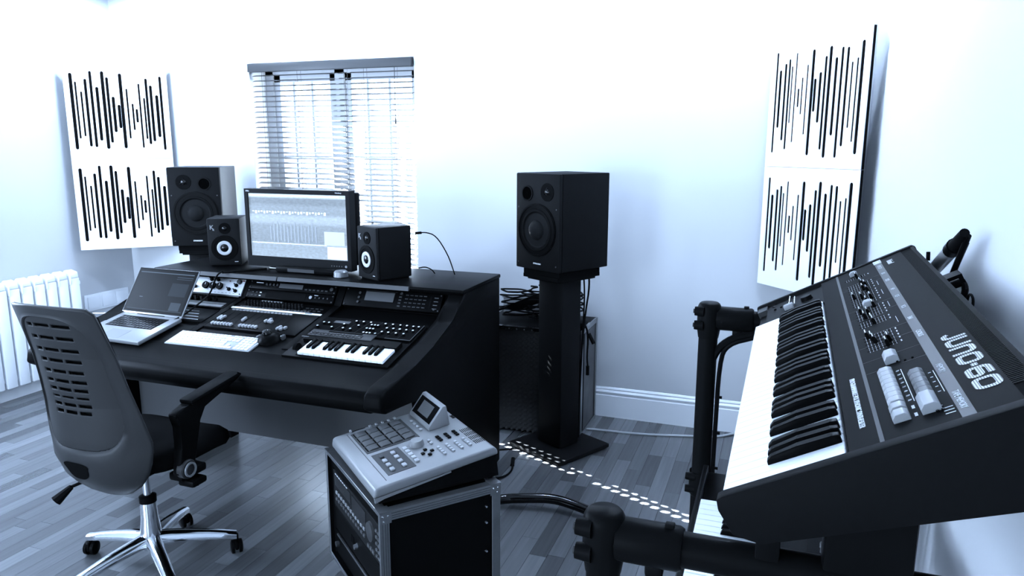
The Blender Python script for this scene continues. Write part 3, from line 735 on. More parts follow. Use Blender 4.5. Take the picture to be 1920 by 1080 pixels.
tag(B().tube([(-1.575, 3.06, 1.15), (-1.55, 3.075, 1.155), (-1.50, 3.09, 1.14), (-1.45, 3.11, 1.05), (-1.43, 3.125, .975), (-1.425, 3.13, .952)], .003, 6, smooth=2).cyl((-1.592, 3.055, 1.15), (-1.565, 3.07, 1.152), .006).obj('speaker_lead', CABLE), 'thin black lead arching from the small right speaker', 'cable')
tag(B().tube([(-1.58, 3.06, .985), (-1.555, 3.08, .99), (-1.53, 3.10, .975), (-1.525, 3.12, .953)], .003, 6, smooth=2).obj('power_lead', CABLE), 'short black lead looping low behind the small right speaker', 'cable')

# ================================================================ OFFICE CHAIR
CX, CY = -2.145, 1.90
ch = thing('office_chair', 'dark grey office chair with slotted back and chrome star base', 'chair', T(CX, CY, 0))
def leg_mesh():
    b = B(); n = 10
    prof = []
    for i in range(n + 1):
        q = i / n; x_ = .02 + q * .275; z_ = .125 - .045 * q ** 1.5; hw_ = .026 - .008 * q; hh = .022 - .010 * q
        prof.append((x_, z_, hw_, hh))
    rings = []
    for x_, z_, a_, h_ in prof:
        rings.append([b.bm.verts.new((x_, yy, zz)) for yy, zz in ((-a_, z_ - h_ * 1.3), (-a_, z_), (-a_ * .5, z_ + h_ * .6), (a_ * .5, z_ + h_ * .6), (a_, z_), (a_, z_ - h_ * 1.3))])
    for p, q in zip(rings, rings[1:]):
        for j in range(6): b.bm.faces.new((p[j], p[(j + 1) % 6], q[(j + 1) % 6], q[j]))
    b.bm.faces.new(rings[0]); b.bm.faces.new(rings[-1][::-1]); return b.mesh('leg', CHR, 50)
lm_ = leg_mesh()
cm = B(); 
for s in (-1, 1):
    cm.lathe([(0, .009), (.018, .009), (.026, .005), (.027, 0), (.027, -.006), (0, -.008)], T(0, s * .014, .027) @ R(-s * PI / 2, 'X'), 18)
cm.box(-.022, .026, -.007, .007, .02, .055, bev=.006); cm.cyl((0, 0, .05), (0, 0, .078), .008, n=10)
cm = cm.mesh('caster', BLKS)
for k in range(5):
    a = math.radians(109.4 + 72 * k + 2); l_ = put(lm_, 'leg', ch, Mx=T(.03, 0, 0) @ R(a, 'Z'))
    put(cm, 'caster', l_, Mx=T(.292, 0, 0) @ R(.8 + k, 'Z'))
B().lathe([(0, .08), (.035, .08), (.040, .10), (.036, .15), (.030, .20), (.027, .265), (.024, .28), (0, .28)], n=24).obj('hub', CHR, ch, Mx=T(.03, 0, 0))
B().lathe([(.030, .262), (.030, .285), (.018, .29), (0, .29)], n=24).obj('collar', BLKS, ch, Mx=T(.03, 0, 0))
B().cyl((0, 0, .28), (0, 0, .40), .014, n=20).obj('gas_column', CHR, ch, Mx=T(.03, 0, 0))
B().box(-.08, .08, -.12, .12, .375, .43, bev=.012).obj('tilt_mechanism', BLKS, ch)
B().tube([(-.06, -.08, .40), (-.13, -.17, .37)], .006).tube([(-.13, -.17, .37), (-.16, -.21, .33)], [.010, .020], 8).obj('adjust_lever', BLKS, ch)
# seat
def sheet(name, m, parent, fn, nu, nv, thick, skip=None, label=None, sub=0):
    b = B(); vs = [[b.bm.verts.new(fn(i / nu * 2 - 1, j / nv)) for i in range(nu + 1)] for j in range(nv + 1)]
    for j in range(nv):
        for i in range(nu):
            if skip and skip((i + .5) / nu * 2 - 1, (j + .5) / nv): continue
            b.bm.faces.new((vs[j][i], vs[j][i + 1], vs[j + 1][i + 1], vs[j + 1][i]))
    for v in [v for v in b.bm.verts if not v.link_faces]: b.bm.verts.remove(v)
    o = b.obj(name, m, parent, label, ang=60)
    md = o.modifiers.new('solid', 'SOLIDIFY'); md.thickness = thick; md.offset = 0
    if sub: md2 = o.modifiers.new('sub', 'SUBSURF'); md2.levels = md2.render_levels = sub
    return o
b = B()
def seat_ring(z_, k, fr):
    pts = []
    for i in range(32):
        a = 2 * PI * i / 32; c_, s_ = math.cos(a), math.sin(a)
        x_ = .235 * k * math.copysign(abs(c_) ** .55, c_); y_ = (.235 if s_ > 0 else .20) * k * math.copysign(abs(s_) ** .55, s_)
        y_ += .065; zz = z_ - (.045 * max(0, (y_ - .13) / .17) ** 2 if fr else 0) + .012 * (x_ / .25) ** 2
        pts.append(b.bm.verts.new((x_, y_, zz)))
    return pts
rs = [seat_ring(.425, .80, 0), seat_ring(.430, .95, 1), seat_ring(.455, 1.0, 1), seat_ring(.485, .98, 1), seat_ring(.502, .88, 1), seat_ring(.506, .5, 1)]
for p, q in zip(rs, rs[1:]):
    for j in range(32): b.bm.faces.new((p[j], p[(j + 1) % 32], q[(j + 1) % 32], q[j]))
b.bm.faces.new(rs[0]); b.bm.faces.new(rs[-1])
b.obj('seat', mat('seat_fabric', .004, .9, noise=.3, nscale=400), ch, ang=60)
def lerp(t_, pts):
    for (a, va), (c_, vc) in zip(pts, pts[1:]):
        if t_ <= c_:
            q = (t_ - a) / (c_ - a); q = q * q * (3 - 2 * q) if 0 else q
            return va + (vc - va) * q
    return pts[-1][1]
BZ0, BZ1 = .352, 1.05
def backfn(s, v, off=0, shrink=1):
    z_ = BZ0 + (BZ1 - BZ0) * v
    hw_ = lerp(v, [(0, .07), (.03, .11), (.07, .155), (.12, .19), (.2, .222), (.3, .232), (.4, .222), (.5, .21), (.6, .198), (.8, .184), (1, .172)]) * shrink
    yc = lerp(v, [(0, -.13), (.05, -.175), (.12, -.21), (.2, -.228), (.32, -.235), (.5, -.235), (.75, -.265), (1, -.315)])
    curl = lerp(v, [(0, .02), (.15, .08), (.3, .10), (.5, .07), (.75, .06), (1, .05)])
    return Vector((s * hw_, yc + curl * abs(s) ** 2.2 - off + .0, z_ + .012 * (1 - s * s) * v - .0))
IC, IA, IB_, IN_ = .62, .80, .325, 3.6   # the slotted insert: a rounded field inside the shell
def inner(s, v, k=1.0): return (abs(s) / (IA * k)) ** IN_ + (abs(v - IC) / (IB_ * k)) ** IN_ < 1
b = B(); NT = 128; rings = []
for q in range(9):
    ring_ = []
    for i in range(NT):
        a = 2 * PI * i / NT; cs, sn = math.cos(a), math.sin(a)
        k_in = (abs(cs / IA) ** IN_ + abs(sn / IB_) ** IN_) ** (-1 / IN_)
        k_out = min(1 / abs(cs) if abs(cs) > 1e-6 else 9, ((1 - IC) if sn > 0 else IC) / abs(sn) if abs(sn) > 1e-6 else 9)
        k_ = k_in + (k_out - k_in) * q / 8
        p = backfn(max(-1, min(1, cs * k_)), max(0, min(1, IC + sn * k_)))
        if q == 0: p.y += .010
        if q == 1: p.y -= .003
        ring_.append(b.bm.verts.new(p))
    rings.append(ring_)
for p, q in zip(rings, rings[1:]):
    for i in range(NT): b.bm.faces.new((p[i], p[(i + 1) % NT], q[(i + 1) % NT], q[i]))
o = b.obj('back_frame', CH1, ch, ang=60); md = o.modifiers.new('solid', 'SOLIDIFY'); md.thickness = .010; md.offset = 0
b = B(); ctr = b.bm.verts.new(backfn(-.10, .172) + Vector((0, -.0075, 0))); rg = []
for i in range(40):
    a = 2 * PI * i / 40; cs, sn = math.cos(a), math.sin(a)
    ss = -.10 + .27 * math.copysign(abs(cs) ** .7, cs) * (1 if sn > 0 else .92); vv = .185 + (.030 if sn > 0 else .062) * math.copysign(abs(sn) ** .75, sn)
    rg.append(b.bm.verts.new(backfn(ss, vv) + Vector((0, -.0075, 0))))
for i in range(40): b.bm.faces.new((ctr, rg[i], rg[(i + 1) % 40]))
b.obj('hand_hole_shade', BLKM, ch)  # dark patch laid on the shell for the shade inside an opening
rows_v = [.905, .845, .785, .728, .676, .628, .585, .545, .507, .470]
def slotskip(s, v):
    if not inner(s * .82, .285 + v * .665, 1.04): return True
    vv = .285 + v * .665
    for k, rv in enumerate(rows_v):
        if abs(vv - rv - .012 * s * 0) < .0085:
            lim = .62 - .02 * k
            for a_, c_ in ((-lim, -.40 + .02 * k), (-.34 + .02 * k, .14), (.20, lim)):
                if a_ < s < c_: return True
    return False
sheet('back_insert', CH2, ch, lambda s, v: backfn(s * .82, .285 + v * .665, -.004), 64, 110, .008, slotskip)
sheet('back_cushion', mat('mesh_fabric', .003, .95), ch, lambda s, v: backfn(s * .84, .10 + v * .84, -.035), 24, 24, .03)
# arms
for s in (-1, 1):
    ax = s * .252
    B().lathe([(.0, .014), (.030, .014), (.034, .010), (.034, -.012), (0, -.014)], T(ax + s * .014, -.04, .445) @ R(s * PI / 2, 'Y'), 24).obj('arm_disc', CHG2, ch)
    B().lathe([(.020, .0), (.020, .005), (.026, .005), (.026, .0)], T(ax + s * .03, -.04, .445) @ R(s * PI / 2, 'Y'), 24).obj('disc_ring', SILV, ch)
    B().box(ax - .05, ax + .01, -.06, .06, .40, .43, bev=.008).obj('arm_bracket', BLKS, ch)
    pr = [(-.075, .43), (-.005, .425), (.01, .50), (.03, .60), (.06, .645), (.24 - (.12 if s < 0 else 0), .685), (.27 - (.14 if s < 0 else 0), .70), (.245 - (.12 if s < 0 else 0), .715), (.10, .695), (-.02, .665), (-.07, .655), (-.072, .64), (-.045, .60), (-.055, .52)]
    B().prism(pr, ax - .018, ax + .018, 'x', bev=.008).obj('armrest', BLK, ch)
    B().box(ax - .03, ax + .03, -.005, .24 if s > 0 else .10, 0, .02, bev=.009, Mx=T(0, 0, .665) @ R(.13, 'X')).obj('arm_pad', BLK, ch)
B().box(.20, .27, -.02, .05, .36, .385, bev=.008).tube([(.22, .0, .39), (.26, .02, .36)], .008).obj('height_lever', BLKS, ch)

# ================================================================ FLIGHT CASE + SAMPLER
W_, D_, H_ = .545, .405, .405
Zb = .092
fc = thing('flight_case', 'black rack flight case with aluminium edges under the silver sampler', 'flight case', T(-1.116, 2.055, Zb) @ R(-.692, 'Z'))
x0, x1, y0, y1 = -W_ / 2, W_ / 2, -D_ / 2, D_ / 2
t_ = .009
b = B(); b.box(x0 + .004, x0 + .004 + t_, y0 + .004, y1, .004, H_ - .004); b.obj('side_board', BLKS, fc)
B().box(x1 - .004 - t_, x1 - .004, y0 + .004, y1 - .004, .004, H_ - .004).obj('side_board', BLKS, fc)
B().box(x0 + .013, x1 - .013, y0 + .004, y1 - .004, H_ - .013, H_ - .004).obj('top_board', BLKS, fc)
B().box(x0 + .013, x1 - .013, y0 + .004, y1 - .004, .004, .013).obj('bottom_board', BLKS, fc)
B().box(x0 + .013, x1 - .013, y1 - .013, y1 - .004, .013, H_ - .013).obj('back_board', BLKS, fc)
e = .030; q = .0035
def edge(a, bq, c_, d_, e_, f__): B().box(a, bq, c_, d_, e_, f__, bev=.001, seg=1).obj('edge_extrusion', ALU, fc)
for sx in (0, 1):
    xa, xb = (x0, x0 + q) if sx == 0 else (x1 - q, x1)
    edge(xa, xb, y0, y0 + e, 0, H_); edge(xa, xb, y1 - e, y1, 0, H_)
    edge(xa, xb, y0 + e, y1 - e, H_ - e, H_); edge(xa, xb, y0 + e, y1 - e, 0, e)
    xc, xd = (x0, x0 + e) if sx == 0 else (x1 - e, x1)
    edge(xc, xd, y0, y1, H_ - q, H_)
    g = (x0, x0 + .014) if sx == 0 else (x1 - .014, x1)
    edge(g[0], g[1], y0, y0 + q, 0, H_)
    for k in range(2):
        xr = (x1 - .004 + 0 if sx else x0 + .004)
edge(x0, x1, y0, y0 + e, H_ - q, H_); edge(x0, x1, y1 - e, y1, H_ - q, H_)
edge(x0 + .014, x1 - .014, y0, y0 + q, H_ - .014, H_); edge(x0 + .014, x1 - .014, y0, y0 + q, 0, .014)
b = B()
for yy in (y0 + .008, y0 + .016, y0 + .023): b.box(x1 - .0005, x1 + .0008, yy, yy + .001, e, H_ - e)
for zz in (H_ - .008, H_ - .016, H_ - .023): b.box(x1 - .0005, x1 + .0008, y0 + e, y1 - e, zz, zz + .001)
b.obj('extrusion_grooves', SILVD, fc)
for xx in (x0, x1):
    for yy in (y0, y1):
        for zz in (0, H_):
            sx = 1 if xx < 0 else -1; sy = 1 if yy < 0 else -1; sz = 1 if zz == 0 else -1
            b = B(); b.box(min(xx - sx * .002, xx + sx * .036), max(xx - sx * .002, xx + sx * .036), min(yy - sy * .002, yy + sy * .036), max(yy - sy * .002, yy + sy * .036), min(zz - sz * .002, zz + sz * .002), max(zz - sz * .002, zz + sz * .002))
            b.box(min(xx - sx * .002, xx + sx * .002), max(xx - sx * .002, xx + sx * .002), min(yy, yy + sy * .036), max(yy, yy + sy * .036), min(zz, zz + sz * .036), max(zz, zz + sz * .036))
            c_ = b.obj('corner_plate', ALU, fc)
            rb_ = B()
            for dy, dz in ((.010, .012), (.026, .012), (.012, .027)): rb_.cyl((xx - sx * .001, yy + sy * dy, zz + sz * dz), (xx - sx * .0045, yy + sy * dy, zz + sz * dz), .0032, .002, 8)
            rb_.obj('rivets', CHR, c_)
for zz in (.10, .20, .30, .355): B().cyl((x1 - .004, y1 - .05, zz - .02), (x1 + .001, y1 - .05, zz - .02), .005, .0035, 10).obj('rivet', CHR, fc)
for sx in (-1, 1):
    for sy in (-1, 1):
        c_ = B().cyl((sx * .2, sy * .14, -.03), (sx * .2, sy * .14, 0), .018, n=12)
        c_.cyl((sx * .2 - .012, sy * .14, -.058), (sx * .2 + .012, sy * .14, -.058), .034, n=18).obj('caster', BLKS, fc)
rm = fc.matrix_world
def case_unit(name, label, z_, h_, m, yy=.016):
    t = thing(name, label, 'rack unit', group='rack units in the flight case', Mx=rm @ T(x0 + .032, y0 + yy, z_))
    B().box(0, .4826, 0, .012, 0, h_, bev=.001, seg=1).obj('faceplate', m, t)
    B().box(.02, .46, .012, .30, .003, h_ - .003).obj('chassis', BLKM, t); return t
B().box(x0 + .013, x0 + .032, y0 + .016, y0 + .022, .014, H_ - .014).obj('rack_rail', BLKS, fc)
B().box(x1 - .032, x1 - .013, y0 + .016, y0 + .022, .014, H_ - .014).obj('rack_rail', BLKS, fc)
t = case_unit('blank_panel', 'black blank plate at the top of the flight case rack', .345, .044, BLKM)
t = case_unit('multitrack_recorder', 'grey rack recorder with jog wheel and button rows in the flight case', .205, .132, CHG)
B().box(.02, .19, -.002, 0, .082, .122).obj('display', SCRD, t)
B().box(.205, .34, -.002, 0, .045, .122).obj('display', SCRD, t)
for i in range(7): B().box(.03 + i * .02, .042 + i * .02, -.0035, -.002, .126, .129).obj('label_print', PRINT, t)
for j in range(2):
    for i in range(12): B().box(.03 + i * .026, .044 + i * .026, -.004, 0, .030 + j * .024, .039 + j * .024).obj('track_button', LGB if j else GRYP, t)
B().lathe([(0, .010), (.020, .010), (.031, .007), (.033, 0), (0, 0)], T(.385, 0, .078) @ R(PI / 2, 'X'), 24).obj('jog_wheel', SILVD, t)
for j in range(5):
    for i in range(2): B().box(.432 + i * .020, .445 + i * .020, -.004, 0, .018 + j * .021, .026 + j * .021).obj('button', GRYP, t)
for i in range(3): B().box(.355 + i * .022, .370 + i * .022, -.004, 0, .014, .026).obj('transport_button', GRYP, t)
t = case_unit('drawer_unit', 'black rack drawer with a silver lock in the flight case', .115, .086, BLKS)
B().cyl((.24, 0, .045), (.24, -.012, .045), .010, .008, 16).obj('lock', ALU, t)
B().box(.18, .21, -.002, 0, .035, .06).obj('latch', BLKM, t)
t = case_unit('lower_rack_unit', 'black rack unit with bright upper edge at the bottom of the flight case', .02, .088, BLKS)
B().box(.03, .46, -.006, 0, .080, .086, bev=.001).obj('bright_edge', ALU, t)
B().cyl((.03, 0, .045), (.03, -.012, .045), .010).obj('knob', SILVD, t)

# sampler / drum machine
SF = frame((-1.409, 2.042, .556), -.714, .132)
mp = thing('sampling_drum_machine', 'silver sampling drum machine with sixteen pads on the flight case', 'drum machine', SF)
W_, D_ = .453, .418
st = math.sin(.132); ctn = math.cos(.132)
def body_prof(inset=0):  # (y,z) local; bottom stays level in world
    return None
bot0 = -.056; botR = -.056 - D_ * math.tan(.132)
B().prism([(.0, -.022), (.006, -.004), (.016, 0), (D_ - .012, 0), (D_, -.014), (D_, -.030), (.0, -.030)], 0, W_, 'x', bev=.007, seg=3).obj('top_shell', SILV, mp)
B().prism([(.012, -.030), (D_ - .004, -.030), (D_ - .004, botR + .004), (.012, bot0 + .000)], .008, W_ - .008, 'x', bev=.004).obj('lower_body', BLKM, mp)
B().prism([(.0005, -.030), (.0005, -.046), (.03, -.040), (D_ * .6, -.034), (D_ * .6, -.030)], W_ - .010, W_ - .001, 'x').obj('side_skirt', SILV, mp)
for sx in (.03, W_ - .03):
    for sy, zz in ((.03, bot0 - .003), (D_ - .03, botR)): B().cyl((sx, sy, zz + .01), (sx, sy, zz - .001), .012, n=12).obj('foot', RUB, mp)
B().box(.02, W_ - .03, .0515, .0535, -.0002, .0008).obj('ledge_line', SILVD, mp)
pad_bed = B().box(.030, .214, .062, .247, -.0005, .0015).obj('pad_bed', mat('pad_bed', .035, .6), mp)
pm = B().prism([(0, .0015), (0, .0025), (.008, .006), (.034, .0065), (.034, .0015)], 0, .036, 'x', bev=.0012).mesh('pad', mat('pad_rubber', .06, .7))
dm_ = B().box(0, .036, -.0045, -.001, .0015, .0022).mesh('shade', BLKM)  # dark strip along each pad's front edge, its shade put in as colour
for j in range(4):
    for i in range(4):
        p = put(pm, 'pad', mp, Mx=T(.038 + i * .0425, .073 + j * .0425, 0)); put(dm_, 'pad_shade', p)
B().box(.236, .40, .068, .160, -.0005, .0012).obj('transport_bed', mat('pad_bed', .035, .6), mp)
bt = B().box(0, .020, 0, .014, .001, .007, bev=.002).mesh('button', LGB); btd = B().box(0, .012, 0, .012, .001, .006, bev=.0015).mesh('dark_button', BLKS)
for i in range(4): put(bt, 'transport_button', mp, Mx=T(.26 + i * .034, .124, 0))
for i in range(4): put(bt if i else B().box(0, .020, 0, .014, .001, .007, bev=.002).mesh('button', SILVD), 'transport_button', mp, Mx=T(.26 + i * .034, .084, 0))
bs = B().box(0, .013, 0, .009, .001, .006, bev=.0015).mesh('button', LGB)
for i in range(5): put(bt, 'soft_button', mp, Mx=T(.258 + i * .026, .166, 0))
B().lathe([(0, .022), (.020, .021), (.023, .014), (.024, .001), (0, .001)], T(.270, .215, 0), 28).obj('data_wheel', SILV, mp)
for x_, y_ in ((.322, .222), (.362, .222), (.342, .238), (.342, .206)): put(btd, 'cursor_button', mp, Mx=T(x_ - .006, y_ - .006, 0))
for x_, y_ in ((.262, .253), (.284, .253)): put(bs, 'small_button', mp, Mx=T(x_, y_, 0))
for j in range(4):
    for i in range(4):
        put(bs, 'number_key', mp, Mx=T(.330 + i * .0175, .258 + j * .030, 0))
for j in range(3):
    for i in range(3): put(B().box(0, .011, 0, .011, .001, .0055, bev=.0015).mesh('b', SILVD) if (i, j) == (9, 9) else btd, 'function_key', mp, Mx=T(.256 + i * .0155, .285 + j * .030, 0))
for i in range(4): put(bs, 'soft_key', mp, Mx=T(.075 + i * .029, .266, 0))
for i in range(5): put(bs, 'bank_button', mp, Mx=T(.004 + .004, .135 + i * .023, 0))
B().box(.0065, .0095, .07, .122, 0, .0012).obj('fader_slot', BLKM, mp); B().box(.002, .015, .066, .074, .001, .008, bev=.002).obj('fader_cap', LGB, mp)
for i in range(4):
    b = B()
    for k in range(6): b.box(.262 + i * .034, .262 + .028 + i * .034, .372 + k * .006, .3745 + k * .006, -.0003, .0006)
    b.obj('vent_grille', BLKM, mp)
hs = B().prism([(0, 0), (.0, .012), (.062, .072), (.075, .072), (.078, 0)], .02, .20, 'x', bev=.003).obj('display_housing', SILV, mp, Mx=T(0, .288, 0))
SCM = frame((.02, .0, .012), 0, math.atan2(.060, .062))
B().box(.012, .168, .010, .078, -.003, .0008).obj('display_glass', BLKG, hs, Mx=SCM)
B().box(.045, .135, .022, .068, .0008, .0013).obj('display', LCD, hs, Mx=SCM)
text('3000', .016, T(.148, .345, .0745) if 0 else T(.13, .395, .0006), mp, BLKS, 'model_print', bold=.0004)
text('AKAI', .012, T(.05, .398, .0006), mp, SILVD, 'logo')

# ================================================================ STORAGE TRUNK WITH FOAM FACE
tk = thing('storage_trunk', 'black trunk with knobbly foam front between desk and speaker stand', 'trunk', T(-1.50, 3.60, 0))
B().box(0, .57, .03, .38, .0, .60, bev=.006).obj('body', BLKS, tk)
b = B(); n = 18; m_ = 22; vs = []
for j in range(m_ * 3 + 1):
    row_ = []
    for i in range(n * 3 + 1):
        x_ = i / (n * 3) * .56; z_ = .01 + j / (m_ * 3) * .57
        k_ = (math.cos(2 * PI * i / 3 / 1.0) * math.cos(2 * PI * j / 3 / 1.0))
        row_.append(b.bm.verts.new((x_, .022 - .016 * k_, z_)))
    vs.append(row_)
for j in range(m_ * 3):
    for i in range(n * 3): b.bm.faces.new((vs[j][i], vs[j][i + 1], vs[j + 1][i + 1], vs[j + 1][i]))
b.obj('egg_crate_foam', mat('egg_foam', .016, .6, spec=.4), tk, ang=180)
for yy in (.03, .35): B().box(.566, .574, yy, yy + .03, .0, .60, bev=.002).obj('metal_edge', ALU, tk)
B().box(.566, .573, .06, .35, .575, .602).box(.566, .573, .06, .35, 0, .025).obj('metal_edge', ALU, tk)
B().box(.566, .571, .10, .33, .03, .57).obj('side_sheet', mat('worn_sheet', .06, .5, noise=.6, nscale=14), tk)
b = B()
for i in range(12): b.cyl((.05 + i * .043, .0, .590), (.05 + i * .043, -.006, .590), .0045, n=8)
b.obj('studs', CHR, tk); B().box(0, .565, .0, .03, .583, .600).obj('front_edge', BLKG, tk)
random.seed(11)
for g in range(3):
    b = B(); cx, cy_ = -1.33 + g * .13, 3.78
    pts = []
    for i in range(60):
        a = i * .55 + g; rr_ = .07 + .05 * random.random()
        pts.append((cx + rr_ * math.cos(a), cy_ + rr_ * math.sin(a) * .9, .605 + .006 + i * .0028 + .012 * random.random()))
    b.tube(pts, .005, 6, smooth=1)
    tag(b.obj('cable_coil', CABLE), ['leftmost black cable coil on the foam-fronted trunk', 'middle black cable coil on the foam-fronted trunk', 'black cable coil on the trunk beside the speaker stand column'][g], 'cable', 'cable coils on the trunk')
t = thing('folded_music_stand', 'black folded flat stand tilted on top of the cable coils', 'stand', T(-1.20, 3.70, .72))
B().prism([(-.22, -.055), (-.02, .04), (.05, .065), (.06, .03), (.02, .0), (-.10, -.05)], -.004, .02, 'y', bev=.002).obj('desk_plate', BLKS, t)
B().tube([(-.26, 0, -.07), (-.1, .01, -.02), (.05, .01, .06)], .007).obj('arm', BLKS, t)
tag(B().tube([(-.96, 3.68, .63), (-.92, 3.68, .625), (-.905, 3.68, .56), (-.91, 3.68, .45), (-.905, 3.68, .40)], .005, 6, smooth=2).cyl((-.905, 3.68, .40), (-.905, 3.68, .35), .009).cyl((-.90, 3.67, .58), (-.87, 3.66, .53), .010).obj('hanging_cable', CABLE), 'black cable with plug hanging over the right edge of the trunk', 'cable')
t = thing('black_pouch', 'flat black pouch lying over the right end of the trunk', 'pouch', T(-.98, 3.72, .602))
B().box(-.09, .06, -.06, .06, 0, .035, bev=.012).obj('body', BLKS, t); B().box(.055, .064, -.03, .03, .005, .02, bev=.002).obj('zip_tab', CLPLA, t)
t = thing('plastic_crate', 'pale grey translucent crate lid seen behind the desk corner', 'crate', T(-1.42, 3.93, .60))
B().box(-.05, .30, -.03, .08, 0, .09, bev=.006).obj('body', CLPLA, t); B().box(-.055, .305, -.035, .085, .09, .105, bev=.003).obj('lid', CLPLA, t)

# floor cables
tag(B().tube([(-.99, 3.765, .007), (-.87, 3.784, .007), (-.63, 3.797, .007), (-.356, 3.875, .007), (-.24, 3.90, .007), (-.15, 3.99, .007)], .006, 8, smooth=2).obj('floor_cable', mat('cable_white', .4, .5)), 'white cable along the floor by the back wall baseboard', 'cable')
tag(B().tube([(-1.33, 3.30, .006), (-1.25, 3.36, .006), (-1.20, 3.38, .006)], .004, 6, smooth=1).obj('floor_cable', CABLE), 'short black cable on the floor left of the stand base plate', 'cable')
tag(B().tube([(-1.40, 2.92, .006), (-1.25, 2.98, .006), (-1.15, 3.03, .008), (-1.125, 3.10, .012), (-1.14, 3.16, .03)], .005, 6, smooth=2).cyl((-1.14, 3.15, .022), (-1.15, 3.19, .04), .010).obj('floor_cable', CABLE), 'black cable with upturned plug on the floor behind the flight case', 'cable')
tag(B().tube([(-1.25, 2.62, .035), (-1.05, 2.79, .035), (-.95, 2.81, .045), (-.84, 2.84, .05), (-.73, 2.83, .04), (-.6, 2.78, .035)], .021, 12, smooth=2).obj('cable_loom', BLKG), 'thick glossy black cable loom on the floor right of the flight case', 'cable')

# ================================================================ LARGE SYNTHESIZER
JM = frame((-.0385, 1.9287, 1.1456), -1.5831, .4883, -.0215)
js = thing('large_synthesizer', 'large grey vintage synthesizer with slider panel on the black stand', 'synthesizer', JM)
LN, DP = 1.062, .385
def cheek(xa, xb): B().prism([(.0, -.012), (.004, .002), (.012, .0035), (DP - .006, .0035), (DP, -.002), (DP, -.120), (.03, -.068), (.003, -.047)], xa, xb, 'x', bev=.002).obj('end_cheek', SYNC, js)
cheek(0, .014); cheek(LN - .020, LN)
B().prism([(.006, -.045), (.006, -.018), (.010, -.014), (.160, -.020), (.165, -.012), (.168, -.012), (DP - .004, -.012), (DP - .004, -.116), (.03, -.064)], .014, LN - .020, 'x').obj('chassis', BLKS, js)
KU0, KU1, KV1 = .199, 1.040, .166
B().prism([(.006, -.02), (.006, -.002), (.03, -.002), (.03, -.02)], .014, .060, 'x').obj('front_block', CHG2, js)
B().box(.014, KU0 - .002, .03, KV1, -.016, -.006).obj('bender_panel', CHG, js)
nw = 36; kw = (KU1 - KU0) / nw
wk = B().box(.0004, kw - .0005, .008, KV1 - .004, -.016, -.0015, bev=.0012, seg=1).mesh('white_key', KEYW)
for i in range(nw): put(wk, 'white_key', js, Mx=T(KU0 + i * kw, 0, 0))
bk = B().prism([(.066, -.002), (.067, .004), (.074, .0085), (.11, .0115), (.15, .0105), (KV1 - .006, .009), (KV1 - .006, -.002)], -.0058, .0058, 'x', bev=.0012).mesh('black_key', KEYB)
for o_ in range(5):
    for d_ in (1, 2, 4, 5, 6): put(bk, 'black_key', js, Mx=T(KU0 + (o_ * 7 + d_) * kw, 0, 0))
# panel
B().prism([(KV1, -.012), (KV1, .0), (.352, .0), (.352, -.012)], .014, LN - .020, 'x').obj('control_panel', SYN, js)
B().prism([(.352, -.012), (.352, -.001), (.374, -.001), (.374, -.012)], .014, LN - .020, 'x').obj('vent_bed', BLKM, js)
B().prism([(.374, -.012), (.374, .001), (DP - .004, .001), (DP - .004, -.012)], .014, LN - .020, 'x').obj('rear_strip', SYN, js)
vm = B().box(0, .0028, .352, .374, -.001, .0006).mesh('vent_rib', SYN)
for i in range(168): put(vm, 'vent_rib', js, Mx=T(.05 + i * .0056, 0, 0))
B().box(.014, LN - .022, .2895, .3045, 0, .0004).obj('section_band', SYNB, js)
B().box(.014, LN - .022, .2015, .2065, 0, .0004).obj('lower_line', SYNB, js)
for u0 in (.17, .21, .405, .47, .60, .66, .735, .79): B().box(u0, u0 + .0008, .207, .2895, 0, .0003).obj('division_line', SYNB, js)
PR = mat('print_grey', .4, .5)
def jt(s, u, v, size, m=PRINT, bold=0, xs=1, name='lettering'): return text(s, size, T(u, v, .0005), js, m, name, bold, 'LEFT', xs)
jt('PROGRAMMABLE POLYPHONIC SYNTHESIZER', .788, .183, .0105, bold=0, xs=.88)
for s, u in (('POWER', .02), ('ARPEGGIO', .075), ('LFO', .165), ('DCO', .24), ('HPF', .335), ('VCF', .40), ('VCA', .49), ('ENV', .575), ('CHORUS', .665), ('MEMORY', .845), ('TAPE MEMORY', .955)):
    jt(s, u, .293, .011, m=PR if u > .05 else PRINT, xs=.8)
B().box(.016, .052, .2885, .3055, .0004, .0008).obj('power_label', mat('label_pale', .35, .5), js)
jt('Roland', .060, .316, .017, m=PR, bold=.0004, xs=.9, name='logo')
# slider banks
sb = B().box(-.0014, .0014, .218, .264, 0, .0004).mesh('slider_slot', BLKM)
cap = B().prism([(0, .0), (.0005, .010), (.0025, .013), (.0058, .010), (.0065, 0)], -.0088, .0088, 'x', bev=.0006, seg=1).mesh('slider_cap', BLKS)
capl = B().box(-.0082, .0082, .0022, .0037, .0125, .0134).mesh('cap_line', PRINT)
sl_u = [.112, .185, .205, .225, .252, .280, .302, .324, .350, .372, .42, .44, .46, .482, .515, .535, .610, .628, .646, .664, .685]
random.seed(5)
for i, u in enumerate(sl_u):
    sl_ = put(sb, 'slider_slot', js, Mx=T(u, 0, 0)); v_ = .222 + random.random() * .032
    c_ = put(cap, 'slider_cap', js, Mx=T(u, v_, 0)); put(capl, 'cap_line', c_)
b = B()
for u in [x_ for x_ in sl_u]:
    for j in range(9): b.box(u - .0085, u - .0020, .2215 + j * .005, .2222 + j * .005, 0, .0003); b.box(u + .0020, u + .0085, .2215 + j * .005, .2222 + j * .005, 0, .0003)
b.obj('slider_scales', PR, js, kind='stuff')
b = B()
for u in sl_u: b.box(u - .004, u + .004, .2685, .2705, 0, .0003)
